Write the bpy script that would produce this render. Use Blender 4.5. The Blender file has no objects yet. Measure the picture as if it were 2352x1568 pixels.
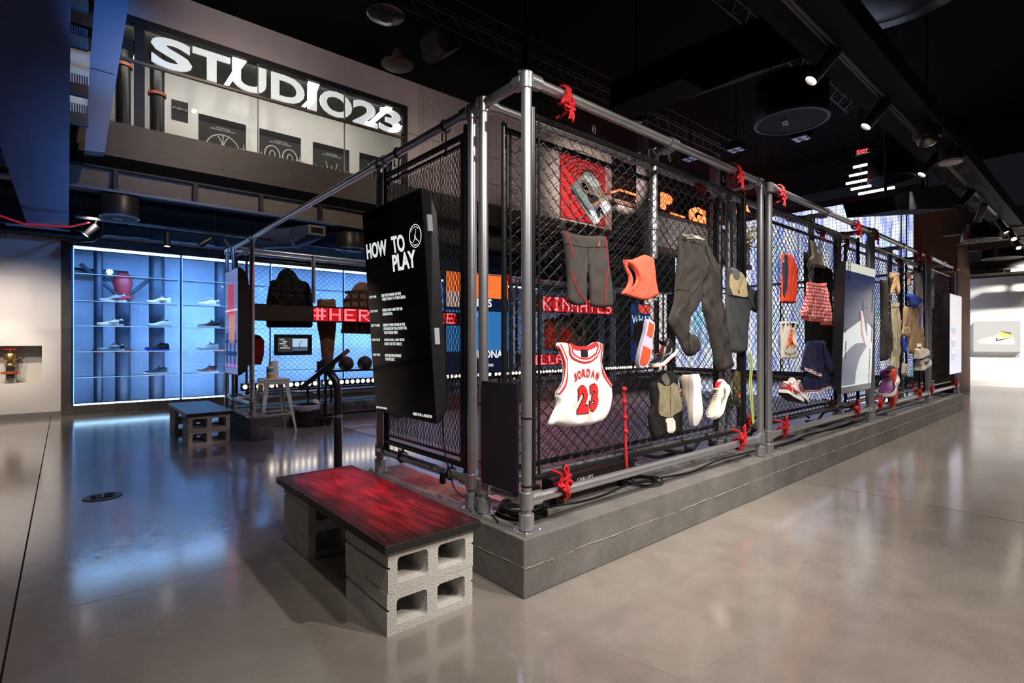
import bpy, bmesh, math, random
import numpy as np
from mathutils import Vector, Matrix, geometry, noise
random.seed(7)
scene = bpy.context.scene
COL = scene.collection
# ------------------------------------------------------------------ camera
FPX, CX, CY, CAMH = 1197.0, 1176.0, 785.0, 1.2
TH = math.atan2(2572 - CX, FPX)
FW = Vector((math.cos(TH), math.sin(TH), 0)); RT = Vector((math.sin(TH), -math.cos(TH), 0)); UP = Vector((0, 0, 1))
CAM = Vector((-1.621, -1.806, CAMH))
cd = bpy.data.cameras.new('camera'); cam = bpy.data.objects.new('camera', cd); COL.objects.link(cam)
cd.sensor_width = 36.0; cd.lens = 36.0 * FPX / 2352.0; cd.shift_y = 1.0 / 2352.0; cd.clip_start = 0.05
cam.matrix_world = Matrix.Translation(CAM) @ Matrix((RT, UP, -FW)).transposed().to_4x4()
scene.camera = cam
# ------------------------------------------------------------------ view, world
vs = scene.view_settings
vs.view_transform = 'Standard'; vs.look = 'None'; vs.exposure = 0.0; vs.gamma = 1.0; vs.use_curve_mapping = False
w = bpy.data.worlds.new('world'); scene.world = w; w.use_nodes = True
w.node_tree.nodes['Background'].inputs[0].default_value = (0.55, 0.6, 0.75, 1)
w.node_tree.nodes['Background'].inputs[1].default_value = 0.012
scene.cycles.max_bounces = 4; scene.cycles.diffuse_bounces = 2; scene.cycles.glossy_bounces = 3
scene.cycles.transmission_bounces = 2; scene.cycles.transparent_max_bounces = 8
scene.cycles.use_adaptive_sampling = True; scene.cycles.adaptive_threshold = 0.08; scene.cycles.adaptive_min_samples = 12
scene.cycles.sample_clamp_indirect = 3.0; scene.cycles.caustics_reflective = False; scene.cycles.caustics_refractive = False
# ------------------------------------------------------------------ lamps of the place and added spots
WARM = (1.0, 0.905, 0.81); BLUE = (0.10, 0.34, 1.0); RED = (1.0, 0.03, 0.06)
def spot(name, loc, tgt, energy, col=WARM, ang=50, blend=0.6, size=0.04):
    l = bpy.data.lights.new(name, 'SPOT'); l.energy = energy; l.color = col
    l.spot_size = math.radians(ang); l.spot_blend = blend; l.shadow_soft_size = size
    o = bpy.data.objects.new(name, l); COL.objects.link(o); o.location = loc
    o.rotation_euler = (Vector(tgt) - Vector(loc)).to_track_quat('-Z', 'Y').to_euler()
    return o
def area(name, loc, tgt, energy, col, sx, sy):
    l = bpy.data.lights.new(name, 'AREA'); l.energy = energy; l.color = col; l.shape = 'RECTANGLE'; l.size = sx; l.size_y = sy
    o = bpy.data.objects.new(name, l); COL.objects.link(o); o.location = loc
    o.rotation_euler = (Vector(tgt) - Vector(loc)).to_track_quat('-Z', 'Y').to_euler()
    return o
# ceiling track over the aisle (heads modelled further down for those in view; the track goes on behind the camera)
TRY, TRZ = -0.27, 3.15
for (x, y, tx, e) in [(-0.9, -1.3, 0.45, 260), (0.9, -1.3, 1.3, 260), (1.9, -1.2, 2.4, 200), (2.70, TRY, 3.6, 170), (4.0, TRY, 5.0, 170), (6.13, TRY, 7.0, 170), (8.37, TRY, 9.3, 160)]:
    spot('track_spot_light', (x, y, TRZ), (tx, 0.1, 1.2), e, WARM, 62, 0.7)
spot('added_key_spot', (1.6, -3.6, 4.0), (0.3, 0.3, 0.4), 620, WARM, 60, 0.9, 0.06)  # unseen spot added behind the viewer to brighten block and plinth fronts
# open shop floor around the visitor: aisle downlights in the ceiling
for (x, y, e) in [(0.3, -2.7, 520), (3.2, -2.5, 520), (6.4, -2.3, 520), (9.8, -2.2, 520), (13.5, -1.6, 1000)]:
    spot('aisle_downlight', (x, y, 4.4), (x + .2, y + .3, 0), e, WARM, 95, 0.9, 0.12)
for (x, y, e) in [(-1.7, -3.2, 120), (-4.0, 2.4, 120)]:
    spot('aisle_downlight', (x, y, 4.4), (x + .3, y + .4, 0), e, WARM, 95, 0.9, 0.12)
# wash over the white walls
for (x, tx, e) in [(-3.4, -3.0, 170), (-2.3, -2.2, 170), (-1.3, -1.9, 90)]:
    spot('wall_wash_spot', (x, 7.4, 3.0), (tx, 9.38, 0.8), e, WARM, 70, 0.9)
spot('niche_spot', (-2.9, 7.2, 2.5), (-2.25, 9.6, 0.85), 130, WARM, 26, 0.8)
for y in (-2.0, -0.4, 0.9):
    spot('wall_wash_spot', (15.7, y, 3.2), (17.5, y, 1.5), 1100, (1, .95, .88), 95, 0.9)
# stage lamps over the court, with added blue and parapet spots
for (x, y, e) in [(-0.375, 1.30, 4800), (-0.375, 1.00, 5000), (-0.375, 0.68, 3800), (-0.385, 0.38, 2600)]:
    spot('red_stage_light', (x + .02, y + .1, 5.4), (x, y, 0.38), e, (1.0, 0.012, 0.06), 5.5, 0.5, 0.05)
spot('red_stage_light', (1.9, 2.4, 4.4), (0.75, 1.1, 0.0), 900, (1, .10, .05), 22, 0.8, 0.05)
spot('added_blue_spot', (0.3, 3.2, 4.4), (-0.98, 7.2, 5.35), 620, BLUE, 27, 1.0, 0.06)  # unseen blue spot added to tint the slanted beam
spot('added_blue_spot', (-2.3, 4.4, 0.4), (-1.9, 6.6, 3.4), 80, (.22, .36, 1.0), 80, 1.0, 0.06)  # unseen blue spot added low down to tint the bulkhead
spot('added_blue_spot', (-0.8, 4.6, 2.9), (-0.4, 7.8, 3.4), 120, BLUE, 90, 0.9, 0.06)  # unseen blue spot added to tint the beam flange
spot('violet_stage_light', (3.5, 4.0, 4.6), (2.2, 3.2, 0.0), 250, (.70, .50, 1.0), 85, 0.8, 0.08)
spot('violet_stage_light', (7.5, 3.4, 4.6), (7.0, 3.0, 0.0), 300, (.60, .55, 1.0), 85, 0.8, 0.08)
spot('court_warm_light', (1.7, 3.9, 4.4), (1.6, 6.0, 1.0), 160, WARM, 60, 0.8, 0.08)
spot('court_warm_light', (6.5, 3.2, 4.4), (6.4, 6.1, 1.2), 140, (1, .8, .75), 75, 0.8, 0.08)
spot('court_red_light', (5.6, 4.4, 4.6), (5.4, 5.6, 0.6), 300, (1, .12, .10), 70, 0.9, 0.08)
spot('added_parapet_spot', (11.5, 3.4, 4.3), (12.0, 6.3, 4.2), 260, (1, .9, .85), 95, 1.0, 0.08)  # unseen spot added to brighten the grey parapet
# ------------------------------------------------------------------ helpers
def P(x, y, X=None, Y=None, Z=None):
    """photo position -> point of the place on the plane X=, Y= or Z="""
    d = FW + RT * ((x - CX) / FPX) - UP * ((y - CY) / FPX)
    if X is not None: t = (X - CAM.x) / d.x
    elif Y is not None: t = (Y - CAM.y) / d.y
    else: t = (Z - CAM.z) / d.z
    return CAM + d * t
def lin(c):
    return tuple(((v / 12.92) if v <= 0.04045 else ((v + 0.055) / 1.055) ** 2.4) for v in c)
def rgb(r, g, b): return lin((r / 255, g / 255, b / 255))
MATS = {}
def mat(name, col, rough=0.5, metal=0.0, emit=None, es=1.0, bump=None, var=None, spec=0.5, coat=0.0, sheen=0.0, dirt=None):
    """procedural material: var=(scale, amount) tints the colour with noise, bump=(scale, strength)"""
    if name in MATS: return MATS[name]
    m = bpy.data.materials.new(name); m.use_nodes = True; nt = m.node_tree; b = nt.nodes['Principled BSDF']
    b.inputs['Base Color'].default_value = (*col, 1); b.inputs['Roughness'].default_value = rough
    b.inputs['Metallic'].default_value = metal; b.inputs['Specular IOR Level'].default_value = spec
    if coat: b.inputs['Coat Weight'].default_value = coat; b.inputs['Coat Roughness'].default_value = 0.08
    if sheen: b.inputs['Sheen Weight'].default_value = sheen
    if emit: b.inputs['Emission Color'].default_value = (*emit, 1); b.inputs['Emission Strength'].default_value = es
    tc = None
    if var or bump or dirt:
        tc = nt.nodes.new('ShaderNodeTexCoord')
    if var:
        n = nt.nodes.new('ShaderNodeTexNoise'); n.inputs['Scale'].default_value = var[0]; n.inputs['Detail'].default_value = 6
        n.inputs['Roughness'].default_value = 0.65
        nt.links.new(tc.outputs['Object'], n.inputs['Vector'])
        r = nt.nodes.new('ShaderNodeMapRange'); r.inputs[1].default_value = 0.3; r.inputs[2].default_value = 0.7
        r.inputs[3].default_value = 1 - var[1]; r.inputs[4].default_value = 1 + var[1]
        nt.links.new(n.outputs['Fac'], r.inputs[0])
        mx = nt.nodes.new('ShaderNodeVectorMath'); mx.operation = 'SCALE'; mx.inputs[0].default_value = col
        nt.links.new(r.outputs[0], mx.inputs['Scale']); nt.links.new(mx.outputs[0], b.inputs['Base Color'])
    if bump:
        n2 = nt.nodes.new('ShaderNodeTexNoise'); n2.inputs['Scale'].default_value = bump[0]; n2.inputs['Detail'].default_value = 4
        nt.links.new(tc.outputs['Object'], n2.inputs['Vector'])
        bp = nt.nodes.new('ShaderNodeBump'); bp.inputs['Strength'].default_value = bump[1]; bp.inputs['Distance'].default_value = 0.01
        nt.links.new(n2.outputs['Fac'], bp.inputs['Height']); nt.links.new(bp.outputs[0], b.inputs['Normal'])
    MATS[name] = m
    return m
def glow(name, col, s):
    return mat(name, (0, 0, 0), 0.6, 0, col, s, spec=0.0)
class MB:
    """collects shapes; build() links them as one mesh object"""
    def __init__(s): s.v = []; s.f = []
    def add(s, vs, fs):
        o = len(s.v); s.v += [tuple(v) for v in vs]; s.f += [tuple(i + o for i in f) for f in fs]; return s
    def box(s, x0, x1, y0, y1, z0, z1):
        return s.add([(x0,y0,z0),(x1,y0,z0),(x1,y1,z0),(x0,y1,z0),(x0,y0,z1),(x1,y0,z1),(x1,y1,z1),(x0,y1,z1)],
                     [(0,3,2,1),(4,5,6,7),(0,1,5,4),(1,2,6,5),(2,3,7,6),(3,0,4,7)])
    def obox(s, c, ux, uy, uz):
        """box around centre c with half-extent vectors"""
        c, ux, uy, uz = map(Vector, (c, ux, uy, uz))
        vs = [c - ux - uy - uz, c + ux - uy - uz, c + ux + uy - uz, c - ux + uy - uz, c - ux - uy + uz, c + ux - uy + uz, c + ux + uy + uz, c - ux + uy + uz]
        return s.add(vs, [(0,3,2,1),(4,5,6,7),(0,1,5,4),(1,2,6,5),(2,3,7,6),(3,0,4,7)])
    def tube(s, pts, r, n=8, caps=True, closed=False):
        pts = [Vector(p) for p in pts]; rs = r if isinstance(r, (list, tuple)) else [r] * len(pts)
        m = len(pts); rings = []; ref = None
        for i, p in enumerate(pts):
            if closed: t = pts[(i + 1) % m] - pts[i - 1]
            else: t = pts[min(i + 1, m - 1)] - pts[max(i - 1, 0)]
            if t.length < 1e-9: t = Vector((0, 0, 1))
            t.normalize()
            if ref is None:
                ref = Vector((0, 0, 1)) if abs(t.z) < 0.9 else Vector((1, 0, 0))
            a = (ref - t * ref.dot(t))
            if a.length < 1e-6: a = t.orthogonal()
            a.normalize(); b = t.cross(a); ref = a
            rings.append([p + (a * math.cos(2*math.pi*k/n) + b * math.sin(2*math.pi*k/n)) * rs[i] for k in range(n)])
        vs = [v for rg in rings for v in rg]; fs = []
        for i in range(m if closed else m - 1):
            j = (i + 1) % m
            for k in range(n):
                k2 = (k + 1) % n; fs.append((i*n+k, j*n+k, j*n+k2, i*n+k2))
        if caps and not closed:
            fs.append(tuple(range(n))); fs.append(tuple(reversed(range((m-1)*n, m*n))))
        return s.add(vs, [tuple(reversed(f)) for f in fs])
    def cyl(s, p0, p1, r, n=16, r2=None):
        return s.tube([p0, p1], [r, r if r2 is None else r2], n)
    def lathe(s, prof, n=20, c=(0,0,0), ax=None, cap=True):
        """profile [(radius, height)] turned round the axis through c"""
        c = Vector(c); ax = Vector(ax).normalized() if ax is not None else Vector((0,0,1)); a = ax.orthogonal().normalized(); b = ax.cross(a)
        vs = []; fs = []
        for (r, h) in prof:
            for k in range(n):
                t = 2*math.pi*k/n; vs.append(c + ax*h + (a*math.cos(t) + b*math.sin(t))*r)
        for i in range(len(prof)-1):
            for k in range(n):
                k2 = (k+1) % n; fs.append((i*n+k, i*n+k2, (i+1)*n+k2, (i+1)*n+k))
        if cap: fs.append(tuple(reversed(range(n)))); fs.append(tuple(range((len(prof)-1)*n, len(prof)*n)))
        return s.add(vs, fs)
    def prism(s, poly, vec):
        """planar polygon (3-D points) pushed along vec"""
        n = len(poly); vec = Vector(vec); a = [Vector(p) for p in poly]
        nrm = sum(((a[i].cross(a[(i+1) % n])) for i in range(n)), Vector())
        if nrm.dot(vec) > 0: a.reverse()
        return s.add(a + [p + vec for p in a], [tuple(range(n)), tuple(reversed(range(n, 2*n)))] + [(i, i+n, (i+1) % n + n, (i+1) % n) for i in range(n)])
    def ball(s, c, r, n=12, m=8, sc=(1,1,1)):
        c = Vector(c); vs = []; fs = []
        for i in range(1, m):
            ph = math.pi*i/m
            for k in range(n):
                t = 2*math.pi*k/n; vs.append(c + Vector((r*math.sin(ph)*math.cos(t)*sc[0], r*math.sin(ph)*math.sin(t)*sc[1], r*math.cos(ph)*sc[2])))
        for i in range(m-2):
            for k in range(n):
                k2 = (k+1) % n; fs.append((i*n+k, (i+1)*n+k, (i+1)*n+k2, i*n+k2))
        top = len(vs); vs.append(c + Vector((0,0,r*sc[2]))); bot = len(vs); vs.append(c - Vector((0,0,r*sc[2])))
        for k in range(n):
            k2 = (k+1) % n; fs.append((top, k, k2)); fs.append((bot, (m-2)*n+k2, (m-2)*n+k))
        return s.add(vs, fs)
    def mesh(s, name, m, smooth=False, angle=40):
        me = bpy.data.meshes.new(name); me.from_pydata(s.v, [], s.f); me.update()
        if m is not None: me.materials.append(m)
        if smooth:
            me.shade_smooth(); me.set_sharp_from_angle(angle=math.radians(angle))
        return me
    def build(s, name, m, parent=None, smooth=False, angle=40, bevel=0.0):
        me = s.mesh(name, m, smooth, angle)
        return link(name, me, parent, bevel)
def link(name, me, parent=None, bevel=0.0):
    o = bpy.data.objects.new(name, me); COL.objects.link(o)
    if parent is not None: o.parent = parent
    if bevel:
        md = o.modifiers.new('bevel', 'BEVEL'); md.width = bevel; md.segments = 2; md.limit_method = 'ANGLE'
    return o
def thing(name, label, cat, group=None):
    o = bpy.data.objects.new(name, None); COL.objects.link(o); o.empty_display_size = 0.05
    o['label'] = label; o['category'] = cat
    if group: o['group'] = group
    return o
def tag(o, label, cat, group=None):
    o['label'] = label; o['category'] = cat
    if group: o['group'] = group
    return o
def struct(o, label=None):
    o['kind'] = 'structure'
    if label: o['label'] = label
    return o
def stuff(o): o['kind'] = 'stuff'; return o
ORD = ['first', 'second', 'third', 'fourth', 'fifth', 'sixth', 'seventh', 'eighth', 'ninth', 'tenth', 'eleventh', 'twelfth']
def base_at(t):
    """put a thing's Empty at the foot of its parts without moving them"""
    lo = Vector((1e9,)*3); hi = -lo
    def walk(o, M):
        for ch in o.children:
            W = M @ ch.matrix_basis
            if ch.type == 'MESH':
                n = len(ch.data.vertices); a = np.empty(n*3, dtype=np.float32); ch.data.vertices.foreach_get('co', a); a = a.reshape(n, 3)
                R = np.array(W.to_3x3()); a = a @ R.T + np.array(W.translation)
                for k in range(3): lo[k] = min(lo[k], float(a[:, k].min())); hi[k] = max(hi[k], float(a[:, k].max()))
            walk(ch, W)
    walk(t, t.matrix_basis)
    if lo.x > hi.x: return t
    d = Vector(((lo.x+hi.x)/2, (lo.y+hi.y)/2, lo.z)) - t.location
    t.location += d
    for ch in t.children: ch.location -= d
    return t
# text -----------------------------------------------------------------
_TX = {}
def text_geo(s, bold=0.0, spacing=1.0):
    k = (s, bold, spacing)
    if k in _TX: return _TX[k]
    cu = bpy.data.curves.new('lettering', 'FONT'); cu.body = s; cu.size = 1.0; cu.offset = bold; cu.space_character = spacing; cu.resolution_u = 4
    o = bpy.data.objects.new('lettering', cu); COL.objects.link(o)
    dg = bpy.context.evaluated_depsgraph_get(); me = o.evaluated_get(dg).to_mesh()
    vs = [tuple(v.co[:2]) for v in me.vertices]; fs = [tuple(p.vertices) for p in me.polygons]
    o.evaluated_get(dg).to_mesh_clear(); bpy.data.objects.remove(o); bpy.data.curves.remove(cu)
    x0 = min(v[0] for v in vs); x1 = max(v[0] for v in vs); y0 = min(v[1] for v in vs); y1 = max(v[1] for v in vs)
    vs = [((a - x0) / (x1 - x0), (b - y0) / (y1 - y0)) for a, b in vs]
    _TX[k] = (vs, fs, (x1 - x0) / (y1 - y0))
    return _TX[k]
def text_solid(mb, s, o, ux, uy, depth, bold=0.0, spacing=1.0, height=None, width=None):
    """letters from corner o; ux, uy = full width and height vectors; raised by the vector depth"""
    vs, fs, asp = text_geo(s, bold, spacing)
    o, ux, uy, depth = map(Vector, (o, ux, uy, depth))
    b = bmesh.new(); bv = [b.verts.new(o + ux*a + uy*c) for a, c in vs]
    for f in fs:
        try: b.faces.new([bv[i] for i in f])
        except ValueError: pass
    bmesh.ops.remove_doubles(b, verts=b.verts[:], dist=1e-6)
    r = bmesh.ops.extrude_face_region(b, geom=b.faces[:])
    bmesh.ops.translate(b, verts=[g for g in r['geom'] if isinstance(g, bmesh.types.BMVert)], vec=depth)
    b.verts.index_update()
    mb.add([v.co[:] for v in b.verts], [tuple(v.index for v in f.verts) for f in b.faces]); b.free()
    return mb
def text_h(mb, s, o, u, v, h, depth, bold=0.0, spacing=1.0, squeeze=1.0, align=0):
    """letters of height h running along unit u; align 0 left, .5 centre, 1 right; returns width"""
    asp = text_geo(s, bold, spacing)[2]; wd = h * asp * squeeze
    u = Vector(u); o = Vector(o) - u * (wd * align)
    text_solid(mb, s, o, u * wd, Vector(v) * h, depth, bold, spacing); return wd
# 2-D helpers ------------------------------------------------------------
def chaikin(p, it=2, closed=True):
    for _ in range(it):
        q = []; n = len(p)
        for i in range(n if closed else n - 1):
            a, b = p[i], p[(i+1) % n]
            q.append((a[0]*.75 + b[0]*.25, a[1]*.75 + b[1]*.25)); q.append((a[0]*.25 + b[0]*.75, a[1]*.25 + b[1]*.75))
        if not closed: q = [p[0]] + q + [p[-1]]
        p = q
    return p
def resample(p, step, closed=True):
    q = []; n = len(p)
    for i in range(n if closed else n - 1):
        a, b = p[i], p[(i+1) % n]; L = math.hypot(b[0]-a[0], b[1]-a[1]); k = max(1, int(round(L/step)))
        for j in range(k): q.append((a[0] + (b[0]-a[0])*j/k, a[1] + (b[1]-a[1])*j/k))
    if not closed: q.append(p[-1])
    return q
def inside(pt, poly):
    x, y = pt; c = False; n = len(poly); j = n - 1
    for i in range(n):
        xi, yi = poly[i]; xj, yj = poly[j]
        if (yi > y) != (yj > y) and x < (xj - xi) * (y - yi) / (yj - yi + 1e-15) + xi: c = not c
        j = i
    return c
def dist(pt, segs):
    x, y = pt; best = 1e9
    for (ax, ay, dx, dy, L2) in segs:
        t = ((x-ax)*dx + (y-ay)*dy) / L2; t = 0 if t < 0 else 1 if t > 1 else t
        ex = x - ax - dx*t; ey = y - ay - dy*t; d = ex*ex + ey*ey
        if d < best: best = d
    return math.sqrt(best)
def segs_of(p):
    n = len(p); r = []
    for i in range(n):
        a, b = p[i], p[(i+1) % n]; dx = b[0]-a[0]; dy = b[1]-a[1]; r.append((a[0], a[1], dx, dy, dx*dx + dy*dy + 1e-12))
    return r
def fill(poly, g, holes=()):
    """triangulate a polygon with extra points every g inside"""
    pts = list(poly); n = len(poly); edges = [(i, (i+1) % n) for i in range(n)]
    for h in holes:
        o = len(pts); pts += list(h); edges += [(o+i, o+(i+1) % len(h)) for i in range(len(h))]
    nb = len(pts); sg = segs_of(poly)
    for h in holes: sg += segs_of(h)
    x0 = min(p[0] for p in poly); x1 = max(p[0] for p in poly); y0 = min(p[1] for p in poly); y1 = max(p[1] for p in poly)
    r = 0; y = y0 + g*.5
    while y < y1:
        x = x0 + (g*.25 if r % 2 else g*.75)
        while x < x1:
            if inside((x, y), poly) and not any(inside((x, y), h) for h in holes) and dist((x, y), sg) > g*.45: pts.append((x, y))
            x += g
        y += g*.87; r += 1
    vs, es, fs, *_ = geometry.delaunay_2d_cdt([Vector(p) for p in pts], edges, [], 0, 1e-5)
    vs = [(v.x, v.y) for v in vs]; out = []
    for f in fs:
        c = (sum(vs[i][0] for i in f)/len(f), sum(vs[i][1] for i in f)/len(f))
        if inside(c, poly) and not any(inside(c, h) for h in holes): out.append(tuple(f))
    return vs, out
class Cloth:
    """a hanging garment piece in the plane Y=y0 facing -Y: outline in (X, z), puffed and creased"""
    def __init__(s, px, y0, puff=0.02, edge=0.05, wr=0.006, freq=9.0, seed=0, soft=1, world=False, stretch=0.35, holes=()):
        pts = px if world else [(P(a, b, Y=y0).x, P(a, b, Y=y0).z) for a, b in px]
        s.y0 = y0; s.puff = puff*.45; s.edge = edge*.45; s.wr = wr*2.1; s.freq = freq; s.seed = seed; s.st = stretch
        if soft:
            e_ = max(max(p[0] for p in pts) - min(p[0] for p in pts), max(p[1] for p in pts) - min(p[1] for p in pts)); pts = chaikin(resample(pts, e_/9.0), soft)
        x0 = min(p[0] for p in pts); x1 = max(p[0] for p in pts); z0 = min(p[1] for p in pts); z1 = max(p[1] for p in pts)
        s.bb = (x0, x1, z0, z1); s.g = max(x1-x0, z1-z0) / 42.0
        s.poly = resample(pts, s.g*.9)
        s.holes = []
        for h in holes:
            hp = h if world else [(P(a, b, Y=y0).x, P(a, b, Y=y0).z) for a, b in h]
            s.holes.append(resample(chaikin(hp, 1), s.g*.8))
        s.sg = segs_of(s.poly)
        for h in s.holes: s.sg += segs_of(h)
    def at(s, x, z):
        """depth of the front surface"""
        d = dist((x, z), s.sg); k = min(1.0, d / s.edge); e = math.sqrt(k*(2-k))
        f = s.freq; w = noise.noise(Vector((x*f*.5, z*f*.5, s.seed + 3.1)))*.8
        r1 = 1 - 2*abs(noise.noise(Vector((x*f*.9 + z*f*.55 + w + s.seed*7.3, (z*f*.35 - x*f*.3)*s.st*2, s.seed))))
        r2 = 1 - 2*abs(noise.noise(Vector((x*f*1.9 - z*f*.8 + w*2, z*f*.9*s.st*2, s.seed + 5.5))))
        n = .75*r1 + .35*r2 - .4 + .5*noise.noise(Vector((x*f*.6, z*f*.4, s.seed + 9)))
        return s.y0 - s.puff*e - s.wr*n*(.35 + .65*k)
    def mesh(s):
        vs, fs = fill(s.poly, s.g, s.holes); mb = MB(); n = len(vs)
        fr = [(x, s.at(x, z), z) for x, z in vs]; bk = [(x, s.y0 + .004, z) for x, z in vs]
        ff = []
        for f in fs:
            a, b, c = [vs[i] for i in f[:3]]
            ccw = (b[0]-a[0])*(c[1]-a[1]) - (b[1]-a[1])*(c[0]-a[0]) > 0
            f2 = f if ccw else tuple(reversed(f)); ff.append(f2)
        mb.v = fr + bk; mb.f = list(ff) + [tuple(i + n for i in reversed(f)) for f in ff]
        cnt = {}
        for f in ff:
            for i in range(len(f)): cnt[(f[i], f[(i+1) % len(f)])] = 1
        for (a, b) in cnt:
            if (b, a) not in cnt: mb.f.append((b, a, a + n, b + n))
        return mb
    def build(s, name, m, parent): return s.mesh().build(name, m, parent, smooth=True, angle=75)
    def _xz(s, a, b): p = P(a, b, Y=s.y0); return (p.x, p.z)
    def patch(s, px, name, m, parent, off=.003, soft=1, world=False, g=None):
        pts = px if world else [s._xz(a, b) for a, b in px]
        if soft: pts = chaikin(pts, soft)
        g = g or s.g*.8; poly = resample(pts, g); vs, fs = fill(poly, g); mb = MB(); n = len(vs)
        fr = [(x, s.at(x, z) - off, z) for x, z in vs]; bk = [(x, s.at(x, z) + .001, z) for x, z in vs]; ff = []
        for f in fs:
            a, b, c = [vs[i] for i in f[:3]]
            ff.append(f if (b[0]-a[0])*(c[1]-a[1]) - (b[1]-a[1])*(c[0]-a[0]) > 0 else tuple(reversed(f)))
        mb.v = fr + bk; mb.f = list(ff); cnt = set((f[i], f[(i+1) % len(f)]) for f in ff for i in range(len(f)))
        for (a, b) in cnt:
            if (b, a) not in cnt: mb.f.append((b, a, a + n, b + n))
        return mb.build(name, m, parent, smooth=True, angle=60)
    def strip(s, px, wd, name, m, parent, off=.003, soft=2, side=0.0, closed=False):
        """a band of width wd along a path; side shifts it sideways"""
        pts = resample(chaikin([s._xz(a, b) for a, b in px], soft, False), max(wd*.8, s.g*.5), False); mb = MB(); n = len(pts)
        for i, p in enumerate(pts):
            a = pts[max(0, i-1)]; b = pts[min(n-1, i+1)]; t = Vector((b[0]-a[0], b[1]-a[1])).normalized(); nx, nz = -t.y, t.x
            for k, o in ((-.5, .0), (-.5, off), (.5, off), (.5, .0)):
                x = p[0] + nx*(k + side)*wd; z = p[1] + nz*(k + side)*wd; mb.v.append((x, s.at(x, z) - o, z))
        for i in range(n-1):
            for k in range(3): mb.f.append((i*4+k, i*4+k+1, (i+1)*4+k+1, (i+1)*4+k))
        return mb.build(name, m, parent, smooth=True, angle=50)
    def text(s, st, ll, lr, ul, name, m, parent, off=.003, bold=0.0, spacing=1.0):
        """letters in the photo-frame parallelogram lower-left, lower-right, upper-left, laid on the cloth"""
        o, r, u = s._xz(*ll), s._xz(*lr), s._xz(*ul)
        vs, fs, _ = text_geo(st, bold, spacing); b = bmesh.new()
        bv = [b.verts.new((o[0] + (r[0]-o[0])*a + (u[0]-o[0])*c, 0, o[1] + (r[1]-o[1])*a + (u[1]-o[1])*c)) for a, c in vs]
        for f in fs:
            try: b.faces.new([bv[i] for i in f])
            except ValueError: pass
        bmesh.ops.remove_doubles(b, verts=b.verts[:], dist=1e-6); bmesh.ops.triangulate(b, faces=b.faces[:])
        for _ in range(3):
            le = [e for e in b.edges if e.calc_length() > .025]
            if not le: break
            bmesh.ops.subdivide_edges(b, edges=le, cuts=1); bmesh.ops.triangulate(b, faces=b.faces[:])
        for v in b.verts: v.co.y = s.at(v.co.x, v.co.z) - off
        b.verts.index_update(); mb = MB(); mb.add([v.co[:] for v in b.verts], [tuple(v.index for v in f.verts) for f in b.faces]); b.free()
        return mb.build(name, m, parent)
def flat(px, plane, name, m, parent, thick=.004, axis='Y', soft=0, world=False):
    """a thin plate with the outline px on the plane Y= or X=, its face towards the visitor at that plane"""
    pts = [P(a, b, **{axis: plane}) for a, b in px] if not world else px
    if soft:
        k = (0, 2) if axis == 'Y' else (1, 2)
        q = chaikin([(p[k[0]], p[k[1]]) for p in pts], soft)
        pts = [Vector((a, plane, b)) if axis == 'Y' else Vector((plane, a, b)) for a, b in q]
    v = (0, thick, 0) if axis == 'Y' else (thick, 0, 0)
    return MB().prism(pts, v).build(name, m, parent)
# ------------------------------------------------------------------ materials of the setting
def floor_mat():
    m = bpy.data.materials.new('polished_concrete'); m.use_nodes = True; nt = m.node_tree; b = nt.nodes['Principled BSDF']; L = nt.links
    tc = nt.nodes.new('ShaderNodeTexCoord')
    def nz(sc, det, vec=None):
        n = nt.nodes.new('ShaderNodeTexNoise'); n.inputs['Scale'].default_value = sc; n.inputs['Detail'].default_value = det; n.inputs['Roughness'].default_value = .6
        L.new(vec or tc.outputs['Object'], n.inputs['Vector']); return n
    big = nz(.7, 5); mid = nz(4.5, 6); fine = nz(160, 3)
    mp = nt.nodes.new('ShaderNodeMapping'); mp.inputs['Scale'].default_value = (3, 22, 1); mp.inputs['Rotation'].default_value = (0, 0, .5); L.new(tc.outputs['Object'], mp.inputs['Vector'])
    st = nz(3.0, 4, mp.outputs[0])
    def ma(a, b_, op='ADD'):
        x = nt.nodes.new('ShaderNodeMath'); x.operation = op
        for i, v in enumerate((a, b_)):
            if isinstance(v, (int, float)): x.inputs[i].default_value = v
            else: L.new(v, x.inputs[i])
        return x.outputs[0]
    s = ma(ma(ma(big.outputs['Fac'], .5, 'MULTIPLY'), ma(mid.outputs['Fac'], .28, 'MULTIPLY')), ma(ma(fine.outputs['Fac'], .12, 'MULTIPLY'), ma(st.outputs['Fac'], .1, 'MULTIPLY')))
    cr = nt.nodes.new('ShaderNodeValToRGB'); cr.color_ramp.elements[0].position = .36; cr.color_ramp.elements[1].position = .66
    cr.color_ramp.elements[0].color = (*rgb(122, 115, 110), 1); cr.color_ramp.elements[1].color = (*rgb(160, 152, 145), 1)
    L.new(s, cr.inputs[0]); L.new(cr.outputs[0], b.inputs['Base Color'])
    L.new(ma(ma(st.outputs['Fac'], .14, 'MULTIPLY'), ma(ma(mid.outputs['Fac'], .12, 'MULTIPLY'), .09)), b.inputs['Roughness'])
    b.inputs['Specular IOR Level'].default_value = .6; b.inputs['Coat Weight'].default_value = 1.0; b.inputs['Coat Roughness'].default_value = .13; b.inputs['Coat IOR'].default_value = 1.7
    bp = nt.nodes.new('ShaderNodeBump'); bp.inputs['Strength'].default_value = .012; bp.inputs['Distance'].default_value = .01
    L.new(st.outputs['Fac'], bp.inputs['Height']); L.new(bp.outputs[0], b.inputs['Normal'])
    return m
M_FLOOR = floor_mat()
M_BLACK = mat('matte_black', (.006, .006, .007), .6)
M_CEIL = mat('ceiling_black', (.0025, .0025, .003), .9, spec=.1)
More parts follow.
